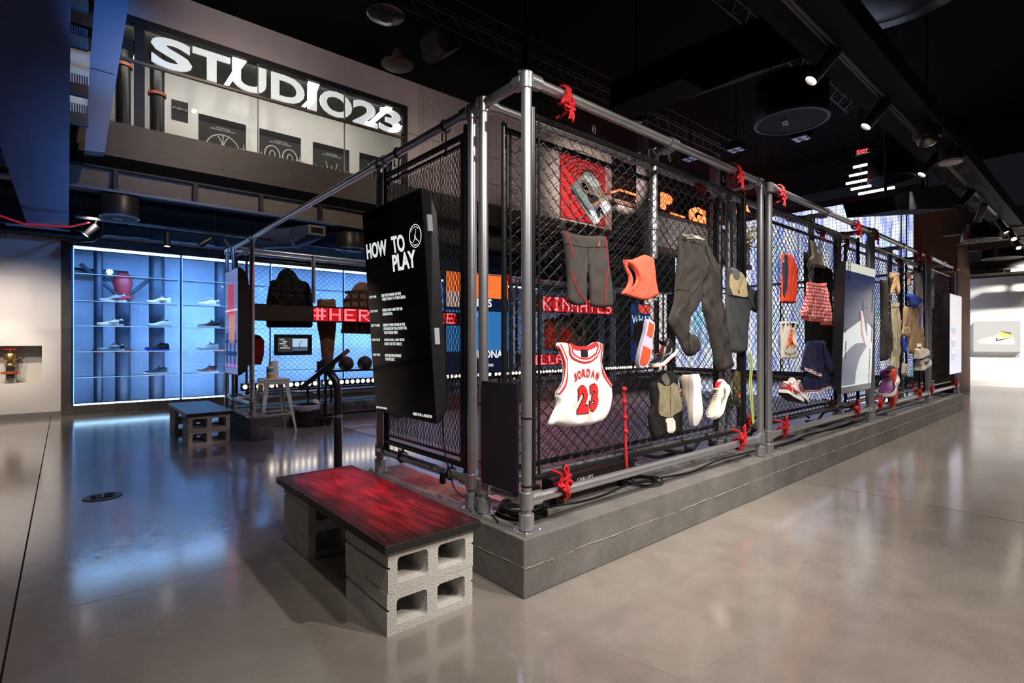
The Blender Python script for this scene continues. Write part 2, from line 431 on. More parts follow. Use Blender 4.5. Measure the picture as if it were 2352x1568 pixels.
M_BLKMET = mat('black_metal', (.01, .01, .011), .35, .2)
M_WHITE = mat('white_paint', rgb(226, 218, 212), .75, bump=(60, .03))
M_PLAST = mat('grey_plaster', rgb(176, 166, 165), .8, var=(3, .05), bump=(40, .05))
M_FASC = mat('bronze_fascia', rgb(74, 66, 60), .55, .1, var=(5, .12))
M_DKCON = mat('dark_concrete', rgb(74, 70, 70), .7, var=(4, .3), bump=(30, .2))
M_STEEL = mat('painted_steel', rgb(94, 100, 112), .45, .2)
M_WEB = mat('primed_steel', rgb(104, 92, 80), .7, var=(8, .18))
M_GREYB = mat('grey_parapet', rgb(150, 143, 140), .7, var=(2, .06))
M_BROWN = mat('brown_board', rgb(82, 56, 48), .7, var=(3, .12))
def glass_mat():
    m = bpy.data.materials.new('clear_glass'); m.use_nodes = True; nt = m.node_tree; nt.nodes.remove(nt.nodes['Principled BSDF'])
    t = nt.nodes.new('ShaderNodeBsdfTransparent'); t.inputs[0].default_value = (.93, .96, .97, 1); g = nt.nodes.new('ShaderNodeBsdfGlossy'); g.inputs['Roughness'].default_value = .02
    f = nt.nodes.new('ShaderNodeFresnel'); f.inputs[0].default_value = 1.45; x = nt.nodes.new('ShaderNodeMixShader')
    nt.links.new(f.outputs[0], x.inputs[0]); nt.links.new(t.outputs[0], x.inputs[1]); nt.links.new(g.outputs[0], x.inputs[2])
    nt.links.new(x.outputs[0], nt.nodes['Material Output'].inputs[0]); return m
M_GLASS = glass_mat()
# ------------------------------------------------------------------ floor: cast slabs between saw-cut joints
fl = struct(MB().box(-9, 20, -9, 14, -.12, -.006).build('floor', mat('joint_dark', (.01, .01, .01), .9)), 'polished grey-brown concrete floor with saw-cut joints')
XS = [-9, -1.795, 3.2, 8.2, 13.2, 20]; YS = [-9, -3.7, 1.28, 6.3, 9.39]
for i in range(len(XS)-1):
    for j in range(len(YS)-1):
        MB().box(XS[i]+.004, XS[i+1]-.004, YS[j]+.0025, YS[j+1]-.0025, -.02, 0).build('slab', M_FLOOR, fl)
M_DULL = M_FLOOR.copy(); M_DULL.name = 'dull_concrete'; M_DULL.node_tree.nodes['Principled BSDF'].inputs['Coat Weight'].default_value = .55; M_DULL.node_tree.nodes['Principled BSDF'].inputs['Coat Roughness'].default_value = .26  # copy of the floor with a thinner, rougher coat
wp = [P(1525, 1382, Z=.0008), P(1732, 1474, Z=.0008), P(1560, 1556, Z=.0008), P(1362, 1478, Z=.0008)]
MB().prism(wp, (0, 0, -.001)).build('dull_patch', M_DULL, fl)
# black steel floor cleanout cover
t = thing('floor_drain_cover', 'round black iron drain cover set in the polished floor', 'drain cover')
c = P(236, 1141, Z=0)
MB().lathe([(.125, .001), (.125, .005), (.118, .007), (.02, .0075)], 32, (c.x, c.y, 0)).build('plate', mat('cast_iron', (.025, .026, .03), .5, .5, bump=(40, .4)), t)
mb = MB()
for k in range(5): mb.box(c.x - .07, c.x + .07, c.y - .055 + .026*k - .004, c.y - .055 + .026*k + .004, .006, .011)
mb.box(c.x-.006, c.x+.006, c.y-.07, c.y+.07, .006, .0115)
mb.build('raised_ribs', M_BLKMET, t); base_at(t)
# ------------------------------------------------------------------ back wall with the lit glass display
YG = 9.385
wl = struct(MB().box(-9, -2.62, YG, YG+.2, .08, 3.02).box(-1.9, -1.672, YG, YG+.2, .08, 3.02).box(-2.62, -1.9, YG, YG+.2, 1.14, 3.02).box(-2.62, -1.9, YG, YG+.2, .08, .55)
            .box(-1.672, 12.4, YG+.02, YG+.2, 2.93, 3.02).build('wall_left', M_WHITE), 'white wall with a recessed niche left of the blue glass display')
MB().box(-2.66, -1.86, YG+.3, YG+.32, .5, 1.2).box(-2.64, -2.618, YG+.002, YG+.3, .552, 1.138).box(-1.902, -1.88, YG+.002, YG+.3, .552, 1.138).box(-2.618, -1.902, YG+.002, YG+.3, 1.138, 1.16).box(-2.618, -1.902, YG+.002, YG+.3, .53, .552).build('niche_lining', mat('niche_paint', rgb(205, 197, 186), .8), wl)
struct(MB().box(-9, -1.672, YG-.012, YG+.1, 0, .08).build('baseboard_left', mat('grey_base', rgb(128, 124, 122), .6)))
fr = struct(MB().box(-1.672, -1.543, YG-.03, YG+.5, 0, 2.93).box(-1.543, 12.4, YG-.03, YG+.5, 2.785, 2.93).box(-1.543, 12.4, YG-.03, YG+.5, 0, .15).build('window_1', M_DKCON), 'dark concrete surround of the blue lit glass display')
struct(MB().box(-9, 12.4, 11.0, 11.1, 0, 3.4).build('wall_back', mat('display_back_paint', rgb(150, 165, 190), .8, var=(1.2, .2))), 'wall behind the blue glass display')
M_BSTRIP = glow('blue_led_strip', (.45, .72, 1.0), 12.0)
M_BEDGE = glow('blue_lit_edge', (.22, .5, 1.0), 1.6)
M_SHELF = mat('shelf_glass', (.25, .45, .8), .05, emit=(.15, .4, 1.0), es=.25)
MUL = [-1.543, -.02, 1.52, 3.05, 4.58, 6.1, 7.63, 9.15]
for i in range(len(MUL)-1):
    a, b = MUL[i], MUL[i+1]
    MB().box(a+.035, b-.005, YG, YG+.012, .155, 2.78).build('pane', M_GLASS, fr)
    MB().box(a, a+.02, YG-.005, YG+.03, .15, 2.785).build('mullion', mat('mullion_steel', rgb(60, 90, 150), .3, .6), fr)
    MB().box(a+.022, a+.034, YG, YG+.012, .155, 2.78).build('lit_edge', M_BEDGE, fr)
    for z in (2.34, 1.89, 1.47, 1.04, .61):
        sh = MB().box(a+.04, b-.02, YG+.03, YG+.4, z-.008, z).build('shelf', M_GLASS, fr)
        MB().box(a+.04, b-.02, YG+.026, YG+.031, z-.009, z+.001).build('lit_edge', M_BEDGE, sh)
    MB().box(a+.03, b-.01, YG+.02, YG+.05, 2.745, 2.78).build('led_strip', M_BSTRIP, fr)
    MB().box(a+.03, b-.01, YG+.02, YG+.04, .15, .172).build('led_strip', M_BSTRIP, fr)
    if i < 6:
        area('display_case_light', ((a+b)/2, YG+.06, 2.70), ((a+b)/2, YG+.75, 0.4), 84, (.20, .47, 1.0), b-a-.1, .06)
        area('display_case_light', ((a+b)/2, YG+.06, .2), ((a+b)/2, YG+.7, 2.2), 62, (.36, .6, 1.0), b-a-.1, .05)
# pipes and a valve standing behind the display
for k, (x0, r) in enumerate([(226, .07), (282, .12), (360, .13), (505, .10)]):
    q = P(x0, 700, Y=10.5)
    t = thing('riser_pipe', ['slim dark riser pipe at the left behind the blue glass', 'thick dark riser pipe below the valve behind the blue glass', 'thick dark riser pipe behind the second column of shoes', 'dark riser pipe behind the right-hand glass pane'][k], 'pipe', 'riser pipes behind the glass')
    MB().cyl((q.x, 10.5, 0), (q.x, 10.5, 3.3 if k != 1 else 2.0), r, 20).build('pipe', mat('pipe_paint', rgb(44, 52, 70), .45, .2), t, True)
    MB().cyl((q.x, 10.5, 1.0), (q.x, 10.5, 1.06), r*1.25, 20).build('coupling', mat('coupling_red', rgb(110, 40, 40), .5), t, True)
    base_at(t)
q = P(282, 600, Y=10.5)
t = thing('sprinkler_valve', 'red alarm valve with bracing on top of a riser pipe behind the glass', 'valve')
MB().lathe([(.06, 2.0), (.17, 2.02), (.17, 2.06), (.11, 2.1), (.13, 2.2), (.16, 2.32), (.13, 2.44), (.08, 2.5)], 20, (q.x, 10.5, 0)).build('body', mat('valve_red', rgb(150, 40, 50), .5), t, True)
MB().cyl((q.x-1.4, 10.72, 2.5), (q.x+.1, 10.72, 2.5), .07, 14).build('branch_pipe', MATS['pipe_paint'], t, True)
for s_ in (-1, 1): MB().cyl((q.x+.1*s_, 10.5, 2.1), (q.x+.62*s_, 10.5, 2.62), .035, 8).build('brace', MATS['pipe_paint'], t)
base_at(t)
# ------------------------------------------------------------------ mezzanine above, with its glazed studio
YM = 8.2
wb = struct(MB().box(-4, 10.93, YM, YM+.15, 6.27, 6.85).box(3.98, 10.93, YM, YM+.15, 4.53, 6.27).build('wall_upper', M_PLAST), 'pale plaster upper wall around the studio window')
for z in (5.05, 5.7): MB().box(4.0, 10.93, YM-.004, YM, z, z+.02).build('wall_joint', mat('joint_grey', rgb(120, 112, 110), .8), wb)
fa = struct(MB().box(-4, 12, YM-.12, YM+.3, 4.1, 4.53).box(-4, 12, YM-.2, YM+.3, 3.98, 4.075).box(-4, 12, YM-.05, YM, 4.075, 4.1).build('trim_1', M_FASC), 'dark bronze fascia of the mezzanine edge')
struct(MB().box(-4, 12, YM-.2, 12, 3.3, 3.98).build('ceiling_lower', M_CEIL), 'black soffit under the mezzanine')
bm_ = struct(MB().box(-4, 12, YM-.34, YM-.32, 3.42, 3.72).build('trim_2', M_WEB), 'riveted steel beam below the mezzanine')
MB().box(-4, 12, YM-.46, YM-.2, 3.385, 3.42).build('flange', M_STEEL, bm_); MB().box(-4, 12, YM-.4, YM-.2, 3.72, 3.75).build('flange', M_BLACK, bm_)
for x0 in (265, 447, 597, 732): 
    q = P(x0, 430, Y=YM-.34); MB().box(q.x-.03, q.x+.03, YM-.44, YM-.34, 3.42, 3.72).build('stiffener', M_BLACK, bm_)
# studio room
struct(MB().box(-4, 4.6, 9.9, 10.0, 4.4, 6.7).build('wall_studio', mat('studio_white', rgb(232, 226, 218), .8)), 'white wall inside the mezzanine studio')
struct(MB().box(-4, 4.6, YM+.1, 9.9, 6.3, 6.35).build('ceiling_studio', mat('studio_ceiling', rgb(84, 80, 76), .8)), 'grey ceiling of the mezzanine studio')
struct(MB().box(4.5, 4.6, YM+.15, 9.9, 4.4, 6.3).build('wall_studio_side', MATS['studio_white']), 'white side wall of the studio')
area('studio_ceiling_light', (1.2, 8.55, 6.27), (1.2, 9.5, 4.6), 62, (1, .93, .84), 4.8, .2)
wi = struct(MB().box(-4, 3.98, YM-.02, YM+.1, 6.17, 6.27).box(3.88, 3.98, YM-.02, YM+.1, 4.53, 6.17).box(-.80, -.67, YM-.02, YM+.1, 4.53, 6.17).build('window_2', M_BLACK), 'black framed studio window above the display')
MB().box(-4, 3.88, YM-.03, YM+.03, 5.55, 5.59).build('transom', mat('transom_bronze', rgb(120, 108, 98), .4, .5), wi)
for a, b in ((-4, -.80), (-.67, 1.0), (1.0, 2.6), (2.6, 3.88)):
    MB().box(a+.004, b-.004, YM+.04, YM+.05, 5.59, 6.17).build('pane', M_GLASS, wi); MB().box(a+.004, b-.004, YM+.02, YM+.03, 4.53, 5.55).build('pane', M_GLASS, wi)
for x in (1.0, 2.6): MB().box(x-.008, x+.008, YM+.03, YM+.06, 4.53, 6.17).build('glazing_bead', mat('glazing_bead', rgb(170, 165, 160), .3, .3), wi)
MB().box(-.8, -4, YM+.02, YM+.06, 5.75, 5.9).build('transom', M_BLACK, wi)
# studio lettering
t = thing('studio_sign', 'large white glowing lettering with slanted light strokes behind the upper window', 'sign')
M_SIGN = mat('sign_white', (.8, .8, .78), .6, emit=(1, .98, .94), es=.65)
M_SLASH = glow('sign_slash_light', (1, .98, .95), 3.0)
YS_ = YM + .09
LET = [('S', 347, 442, 62, 157, 5.63), ('T', 443, 529, 0, 0, 0), ('U', 534, 612, 0, 0, 0), ('D', 624, 700, 0, 0, 0), ('I', 707, 728, 0, 0, 0), ('O', 735, 809, 0, 0, 0), ('2', 812, 868, 0, 0, 0), ('3', 872, 922, 0, 0, 0)]
for (ch, a, b, *_r) in LET:
    xa = P(a, 200, Y=YS_).x; xb = P(b, 200, Y=YS_).x; mb = MB()
    text_solid(mb, ch, (xa, YS_, 5.66), (xb-xa, 0, 0), (0, 0, .49), (0, .04, 0), .03); mb.build('letter', M_SIGN, t)
for pts in ([(534, 125), (570, 137), (527, 196), (515, 193), (536, 160)], [(708, 181), (735, 192), (722, 228), (702, 246), (693, 243), (711, 225)], [(890, 240), (905, 246), (852, 289), (840, 286)], [(912, 285), (925, 290), (903, 304), (895, 302)], [(322, 60), (328, 72), (326, 106), (315, 103)], [(310, 116), (327, 119), (322, 137), (306, 134)]):
    flat(pts, YS_ - .03, 'light_stroke', M_SLASH, t, .03)
base_at(t)
# black pipes seen through the studio glass
for k, x0 in enumerate((283, 361)):
    q = P(x0, 200, Y=9.3); t = thing('studio_riser', ['black riser pipe beside the slanted blue beam', 'black riser pipe with orange clamp left of the poster row'][k], 'pipe')
    MB().cyl((q.x, 9.3, 4.4), (q.x, 9.3, 6.3), .11, 18).build('pipe', mat('black_pipe', rgb(40, 37, 36), .35, .3), t, True)
    z = 5.55 if k else 5.9; MB().cyl((q.x, 9.3, z), (q.x, 9.3, z+.05), .14, 18).build('clamp', mat('clamp_orange', rgb(170, 78, 40), .5), t, True); base_at(t)
# posters hanging in the studio
M_POST = mat('poster_grey', rgb(56, 53, 52), .8); M_PDK = mat('poster_dark', rgb(24, 23, 23), .8); M_PLINE = mat('poster_line', rgb(220, 216, 210), .7)
YP = 9.885
names = ['grey studio poster with a line-drawn basketball', 'grey studio poster with an outlined number ninety', 'grey studio poster with a sunburst drawing', 'grey studio poster partly hidden by the top pipe', 'small grey notice pinned left of the studio posters']
def ring(mb, c, r, w, y, a0=0, a1=360, sx=1):
    n = 28; pts = [(c[0] + sx*r*math.cos(math.radians(a0 + (a1-a0)*k/n)), y, c[1] + r*math.sin(math.radians(a0 + (a1-a0)*k/n))) for k in range(n+1)]
    mb.tube(pts, w, 4)
for k, (a, b, top) in enumerate([(456, 565, 260), (596, 691, 294), (719, 802, 325), (826, 900, 350), (394, 432, 227)]):
    q0 = P(a, top, Y=YP); q1 = P(b, top, Y=YP); x0, x1, zt = q0.x, q1.x, q0.z; zb = zt - (1.5 if k < 4 else .38); w_ = x1-x0; xc = (x0+x1)/2
    t = thing('poster', names[k], 'poster', 'studio posters')
    MB().box(x0, x1, YP, YP+.012, zb, zt).build('sheet', M_POST, t)
    MB().box(x0, x1, YP-.004, YP, zt-.13 if k < 4 else zt-.2, zt - (.0 if k < 4 else .12)).build('dark_band', M_PDK, t)
    mb = MB(); zc = zt - .62
    if k == 0:
        ring(mb, (xc, zc), .3, .012, YP-.006); ring(mb, (xc-.42, zc), .42, .01, YP-.006, -38, 38); ring(mb, (xc+.42, zc), .42, .01, YP-.006, 142, 218)
        mb.tube([(xc-.3, YP-.006, zc), (xc+.3, YP-.006, zc)], .01, 4); mb.tube([(xc, YP-.006, zc-.3), (xc, YP-.006, zc+.3)], .01, 4)
        for dx, dz in ((-.33, -.22), (.36, -.2), (.38, .1)):
            mb.tube([(xc+dx-.07, YP-.006, zc+dz), (xc+dx+.07, YP-.006, zc+dz)], .008, 4); mb.tube([(xc+dx, YP-.006, zc+dz-.1), (xc+dx, YP-.006, zc+dz+.1)], .008, 4)
    elif k == 1:
        for dx in (-.17, .19): ring(mb, (xc+dx, zc+.12), .19, .012, YP-.006, sx=.8); ring(mb, (xc+dx, zc+.12), .09, .01, YP-.006, sx=.6)
        mb.tube([(xc-.02, YP-.006, zc+.1), (xc-.12, YP-.006, zc-.12), (xc-.3, YP-.006, zc-.1)], .012, 4); ring(mb, (xc, zc-.5), .34, .012, YP-.006, 10, 170)
        for dx, dz in ((-.38, .05), (.4, .12)):
            mb.tube([(xc+dx-.09, YP-.006, zc+dz), (xc+dx+.09, YP-.006, zc+dz)], .008, 4); mb.tube([(xc+dx, YP-.006, zc+dz-.09), (xc+dx, YP-.006, zc+dz+.09)], .008, 4)
        text_solid(mb, '1990', (xc-.2, YP-.008, zc-.42), (.4, 0, 0), (0, 0, .15), (0, .004, 0))
    elif k in (2, 3):
        ring(mb, (xc, zc-.25), .22, .012, YP-.006, 0, 180); ring(mb, (xc, zc-.25), .14, .01, YP-.006, 0, 180)
        for j in range(13):
            an = math.radians(j*15); r1 = .42 + .1*(j % 2); mb.tube([(xc + .28*math.cos(an), YP-.006, zc-.25+.28*math.sin(an)), (xc + r1*math.cos(an), YP-.006, zc-.25+r1*math.sin(an))], .008, 4)
    if k < 4:
        text_solid(mb, 'CHICAGO BULLS', (xc-.13, YP-.008, zt-.2), (.26, 0, 0), (0, 0, .025), (0, .004, 0)); text_solid(mb, '1990 WORLD CHAMPIONS', (xc-.22, YP-.008, zt-.24), (.44, 0, 0), (0, 0, .025), (0, .004, 0))
    else: text_solid(mb, 'STUDIO 23', (xc-.12, YP-.008, zt-.17), (.24, 0, 0), (0, 0, .04), (0, .004, 0))
    mb.build('line_art', M_PLINE, t); base_at(t)
# red banner on the pale wall
t = thing('wall_banner', 'tall red banner with black basketball linework on the pale upper wall', 'banner')
x0 = P(1285, 400, Y=YM).x; x1 = P(1387, 400, Y=YM).x; zt = P(1285, 335, Y=YM).z - .05; zb = 4.62
MB().box(x0, x1, YM-.05, YM-.02, zb, zt).build('cloth', mat('banner_red', rgb(200, 28, 34), .7), t)
mb = MB(); xc = (x0+x1)/2
for k in range(7): ring(mb, (xc, (zt+zb)/2 + .15), .28+.1*k, .012, YM-.055, 15+k*4, 165-k*4, 1.4)
ring(mb, (xc-.2, (zt+zb)/2-.5), .4, .012, YM-.055); ring(mb, (xc+.3, (zt+zb)/2+.1), .5, .012, YM-.055)
mb.build('linework', M_BLACK, t); base_at(t)
spot('added_banner_spot', (xc-1.2, 4.9, 4.9), (xc, YM, 5.5), 950, (1, .82, .70), 58, .9, .01)  # unseen spot added to brighten the red banner
for xw in (4.6, 7.5): spot('added_wall_spot', (xw, 5.6, 4.4), (xw+.4, YM, 5.9), 110, (1, .8, .72), 85, 1.0)  # unseen spots added to brighten the pale upper wall
spot('added_wall_spot', (0.5, 5.2, 6.2), (1.5, YM, 6.6), 110, (1, .84, .78), 95, 1.0)  # another unseen spot added for the wall above the window
spot('added_fascia_spot', (0.4, 4.6, 5.6), (0.6, YM-.2, 4.0), 330, (1, .82, .66), 90, 1.0)  # unseen spot added to lift the fascia and beam web
spot('added_fascia_spot', (4.4, 4.6, 5.6), (4.6, YM-.2, 3.9), 150, (1, .82, .66), 80, 1.0)  # second unseen spot added farther along the fascia
# ------------------------------------------------------------------ ceiling, soffits and far end
struct(MB().box(-9, 20, -9, 14, 6.85, 7.0).build('ceiling', M_CEIL), 'black ceiling high above the court')
sl = struct(MB().box(1.2, 20, -.62, -.27+.06, 3.42, 3.6).build('ceiling_soffit', mat('soffit_navy', rgb(12, 14, 22), .7, spec=.1)), 'dark painted soffit carrying the light track')
struct(MB().box(-2, 20, -9, -1.6, 4.6, 4.75).build('ceiling_concrete', mat('board_concrete', rgb(44, 38, 34), .85, var=(2.5, .25), bump=(12, .3))), 'raw concrete ceiling over the aisle')
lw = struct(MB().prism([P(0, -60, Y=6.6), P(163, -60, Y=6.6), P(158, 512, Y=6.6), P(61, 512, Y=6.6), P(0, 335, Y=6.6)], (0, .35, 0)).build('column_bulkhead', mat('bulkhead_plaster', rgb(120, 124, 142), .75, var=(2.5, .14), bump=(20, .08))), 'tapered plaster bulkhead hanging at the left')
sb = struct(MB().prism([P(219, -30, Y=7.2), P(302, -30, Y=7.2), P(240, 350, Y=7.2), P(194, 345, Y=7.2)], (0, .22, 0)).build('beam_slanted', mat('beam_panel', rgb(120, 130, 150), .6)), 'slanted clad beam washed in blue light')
a, b = P(209, 156, Y=7.2), P(263, 172, Y=7.2); MB().obox(((a+b)/2) - Vector((0, .001, 0)), (b-a)/2, (0, .003, 0), (0, 0, .006)).build('panel_joint', M_BLACK, sb)
struct(MB().box(-3.5, .5, 7.6, 7.7, 3.75, 6.85).build('wall_shadow', M_CEIL), None) if False else None
# dark rack of louvred lamps between bulkhead and beam
for k, y_ in enumerate((10, 78, 96, 165, 205, 240, 272)):
    if k in (0, 2, 4, 6):
        t = thing('louvre_unit', 'small louvred light box on the dark rig, %s from the top' % ORD[k//2], 'light box', 'louvred boxes beside the bulkhead')
        q = P(180, y_, Y=7.0); MB().box(q.x-.12, q.x+.1, 6.95, 7.1, q.z-.06, q.z+.06).build('housing', M_WEB, t)
        MB().box(q.x-.12, q.x+.1, 6.93, 7.0, q.z-.1, q.z-.07).build('lip', M_STEEL, t)
        mb = MB()
        for j in range(9): mb.box(q.x-.12+.025*j, q.x-.105+.025*j, 6.94, 7.0, q.z+.07, q.z+.17)
        mb.build('fins', M_STEEL, t); base_at(t)
# parapet and dark recess on the far back side
struct(MB().box(8.75, 15.9, 6.3, 6.45, 3.78, 4.62).build('wall_parapet', M_GREYB), 'grey parapet of the far gallery')
struct(MB().box(8.6, 15.9, 6.25, 6.5, 4.62, 4.72).box(8.6, 15.9, 6.25, 6.5, 3.62, 3.78).build('trim_3', M_BROWN), 'dark edge boards of the far parapet')
struct(MB().box(8.9, 16, 9.2, 9.3, 4.4, 6.85).build('wall_gallery', mat('gallery_dark', rgb(40, 26, 24), .8)), 'dark wall behind the neon signs')
for k, x in enumerate((9.55, 13.2, 14.2)):
    struct(MB().box(x-.11, x+.11, 6.0, 6.22, 2.6, 6.8).build('column_%d' % (k+1), mat('gallery_column', rgb(120, 116, 120), .5, .2)), None)
# neon
t = thing('neon_sign', 'orange neon line and letters glowing in the far gallery', 'neon sign')
M_NEON = glow('neon_orange', (1.0, .10, .03), 7.0); YN = 7.6
mb = MB().tube([P(1404, 442, Y=YN), P(1424, 436, Y=YN), P(1500, 460, Y=YN)], .03, 8); mb.build('neon_line', M_NEON, t, True)
MB().tube([P(1540, 489, Y=YN), P(1572, 499, Y=YN)], .03, 8).build('neon_line', M_NEON, t, True)
for (ch, l, r_, bt, tp) in (('P', 1520, 1545, 478, 441), ('G', 1584, 1622, 510, 470), ('T', 1462, 1490, 476, 458), ('A', 1686, 1700, 492, 474), ('R', 1704, 1724, 482, 456)):
    o = P(l, bt, Y=YN); u = P(r_, bt, Y=YN); v = P(l, tp, Y=YN); mb = MB()
    text_solid(mb, ch, o, (u.x-o.x, 0, 0), (0, 0, v.z-o.z), (0, .05, 0), .06); mb.build('neon_letter', M_NEON, t)
base_at(t)
# LED wall at the far end of the court
def led_mat():
    m = bpy.data.materials.new('led_wall_picture'); m.use_nodes = True; nt = m.node_tree; b = nt.nodes['Principled BSDF']; L = nt.links
    tc = nt.nodes.new('ShaderNodeTexCoord'); mp = nt.nodes.new('ShaderNodeMapping'); mp.inputs['Scale'].default_value = (1, 14, 1.3); L.new(tc.outputs['Object'], mp.inputs[0])
    n = nt.nodes.new('ShaderNodeTexNoise'); n.inputs['Scale'].default_value = 1.1; n.inputs['Detail'].default_value = 5; L.new(mp.outputs[0], n.inputs['Vector'])
    n2 = nt.nodes.new('ShaderNodeTexNoise'); n2.inputs['Scale'].default_value = .8; L.new(tc.outputs['Object'], n2.inputs['Vector'])
    cr = nt.nodes.new('ShaderNodeValToRGB'); e = cr.color_ramp.elements; e[0].position = .30; e[0].color = (.10, .14, .6, 1); e[1].position = .58; e[1].color = (.92, .96, 1, 1); x = e.new(.43); x.color = (.42, .5, 1, 1)
    L.new(n.outputs['Fac'], cr.inputs[0])
    mx = nt.nodes.new('ShaderNodeMixRGB'); mx.inputs[2].default_value = (.08, .55, .6, 1)
    r = nt.nodes.new('ShaderNodeMapRange'); r.inputs[1].default_value = .55; r.inputs[2].default_value = .72; r.inputs[4].default_value = .65; L.new(n2.outputs['Fac'], r.inputs[0]); L.new(r.outputs[0], mx.inputs[0]); L.new(cr.outputs[0], mx.inputs[1])
    b.inputs['Base Color'].default_value = (0, 0, 0, 1); L.new(mx.outputs[0], b.inputs['Emission Color']); b.inputs['Emission Strength'].default_value = 1.2
    return m
t = thing('led_wall', 'tall LED video wall glowing blue-white at the far end of the court', 'video wall')
MB().box(16.0, 16.1, 1.7, 9.2, .25, 5.3).build('screen', led_mat(), t)
MB().box(15.98, 16.15, 1.6, 1.7, .0, 5.6).box(15.98, 16.15, 1.6, 9.2, 5.3, 5.5).box(15.98, 16.15, 1.6, 9.2, 0, .25).build('frame', mat('led_frame', rgb(30, 36, 66), .5), t)
for y in (2.0, 2.12): MB().box(15.94, 15.97, y, y+.03, .25, 5.3).build('conduit', M_BLACK, t)
base_at(t)
struct(MB().box(14.6, 16.2, .72, 1.58, 0, 4.6).build('column_brown', mat('brown_concrete', rgb(104, 70, 60), .8, var=(2, .2))), 'brown column right of the LED wall')
struct(MB().box(17.5, 17.7, -9, 1.3, .0, 2.95).build('wall_right', mat('bright_white', rgb(238, 236, 232), .75)), 'bright white wall at the far right')
struct(MB().box(16.5, 17.7, -9, 1.3, 2.98, 3.3).build('ceiling_far', mat('far_soffit', rgb(60, 52, 48), .8)), 'dark soffit over the far wall')
for k, x in enumerate((15.0, 13.6, 12.2)): struct(MB().box(x, x+.25, -9, .6, 3.4, 3.8).build('trim_%d' % (4+k), mat('far_beam', rgb(74, 64, 58), .7)), None)
struct(MB().box(17.45, 17.5, -9, 1.3, 0, .14).build('baseboard_right', mat('white_base', rgb(215, 212, 208), .6)))
# ------------------------------------------------------------------ concrete plinth of the cage
PT = .278
M_CONC = mat('cast_concrete', rgb(106, 104, 102), .8, var=(3.5, .28), bump=(26, .45))
M_CTOP = mat('concrete_top', rgb(150, 142, 134), .8, var=(5, .12), bump=(60, .1))
def plinth(t, x0, x1, y0, y1, seed=0, faces='fl'):
    o = MB().box(x0, x1, y0, y1, 0, PT).build('plinth_block', M_CONC, t, bevel=.006)
    rnd = random.Random(seed); mb = MB()
    def ridge(a, b, nrm):
        n = max(6, int((b-a).length/.035)); pts = []; rs = []; dz = 0
        for k in range(n+1):
            p = a.lerp(b, k/n); dz = dz*.85 + rnd.uniform(-.0022, .0022); pts.append(p + Vector((0, 0, dz + rnd.uniform(-.001, .001))) + nrm*rnd.uniform(-.002, .002)); rs.append(rnd.uniform(.0012, .004))
        mb.tube(pts, rs, 5)
    z = .142
    if 'f' in faces: ridge(Vector((x0, y0, z)), Vector((x1, y0, z)), Vector((0, -1, 0)))
    if 'l' in faces: ridge(Vector((x0, y1, z)), Vector((x0, y0, z)), Vector((-1, 0, 0)))
    if mb.v: mb.build('casting_seam', mat('concrete_ridge', rgb(150, 145, 140), .85), o)
    return o
t = thing('concrete_plinth', 'long board-marked concrete plinth carrying the front of the chain-link cage', 'plinth')
plinth(t, 0, 2.668, 0, .52, 1, 'fl'); plinth(t, 2.674, 5.9, .004, .52, 2, 'f'); plinth(t, 5.906, 10.45, 0, .52, 3, 'f'); plinth(t, .0, .3, .521, 1.72, 4, 'l')
base_at(t)
t = thing('concrete_plinth', 'short concrete plinth under the cage post beyond the entrance', 'plinth')
plinth(t, .07, .34, 5.0, 6.62, 5, 'fl'); base_at(t)
t = thing('concrete_plinth', 'concrete plinth along the rear fence behind the trash can', 'plinth')
plinth(t, .345, 10.4, 5.96, 6.62, 6, 'f'); base_at(t)
# ------------------------------------------------------------------ aluminium pipe frame
M_ALU = mat('aluminium_pipe', rgb(196, 198, 204), .34, .85, var=(14, .06))
M_CAST = mat('cast_fitting', rgb(206, 208, 212), .28, .85, bump=(90, .12))
M_BOLT = mat('bolt_steel', rgb(200, 200, 200), .3, 1.0)
RP = .0262; ZT, ZB = 2.48, .43
cage = thing('pipe_cage', 'aluminium pipe frame of the walk-in basketball cage', 'cage')
def sleeve(p, ax, h=.075, parent=None):
    p = Vector(p); ax = Vector(ax).normalized()
    return MB().lathe([(RP+.002, -h/2), (RP+.0095, -h/2+.003), (RP+.0095, h/2-.003), (RP+.002, h/2)], 18, p, ax).build('pipe_fitting', M_CAST, parent, True, 30)
def post(x, y, z0=PT, z1=ZT, foot=True, bot=True):
    o = MB().cyl((x, y, z0), (x, y, z1), RP, 20).build('post', M_ALU, cage, True)
    if foot:
        f = MB().box(x-.058, x+.058, y-.058, y+.058, PT, PT+.008).lathe([(RP+.006, PT+.008), (RP+.012, PT+.012), (RP+.012, PT+.085), (RP+.004, PT+.09)], 18, (x, y, 0)).build('base_flange', M_CAST, o, True, 30)
        mb = MB()
        for sx in (-1, 1):
            for sy in (-1, 1): mb.lathe([(.009, 0), (.009, .006), (.005, .009)], 6, (x+sx*.044, y+sy*.044, PT+.008))
        mb.build('flange_bolts', M_BOLT, o)
    if bot: sleeve((x, y, ZB), (0, 0, 1), .085, o)
    sleeve((x, y, z1-.012), (0, 0, 1), .08, o)
    return o
FX = [.085, 2.62, 2.775, 5.42, 5.53, 8.22, 8.33, 10.38]
for x in FX: post(x, .075)
for x in FX: post(x, .42)
for y in (.53, 1.64): post(.09, y)
for y in (5.12, 6.05, 6.42): post(.12, y)
for x in FX[1:]:
    post(x, 6.05); post(x, 6.40)
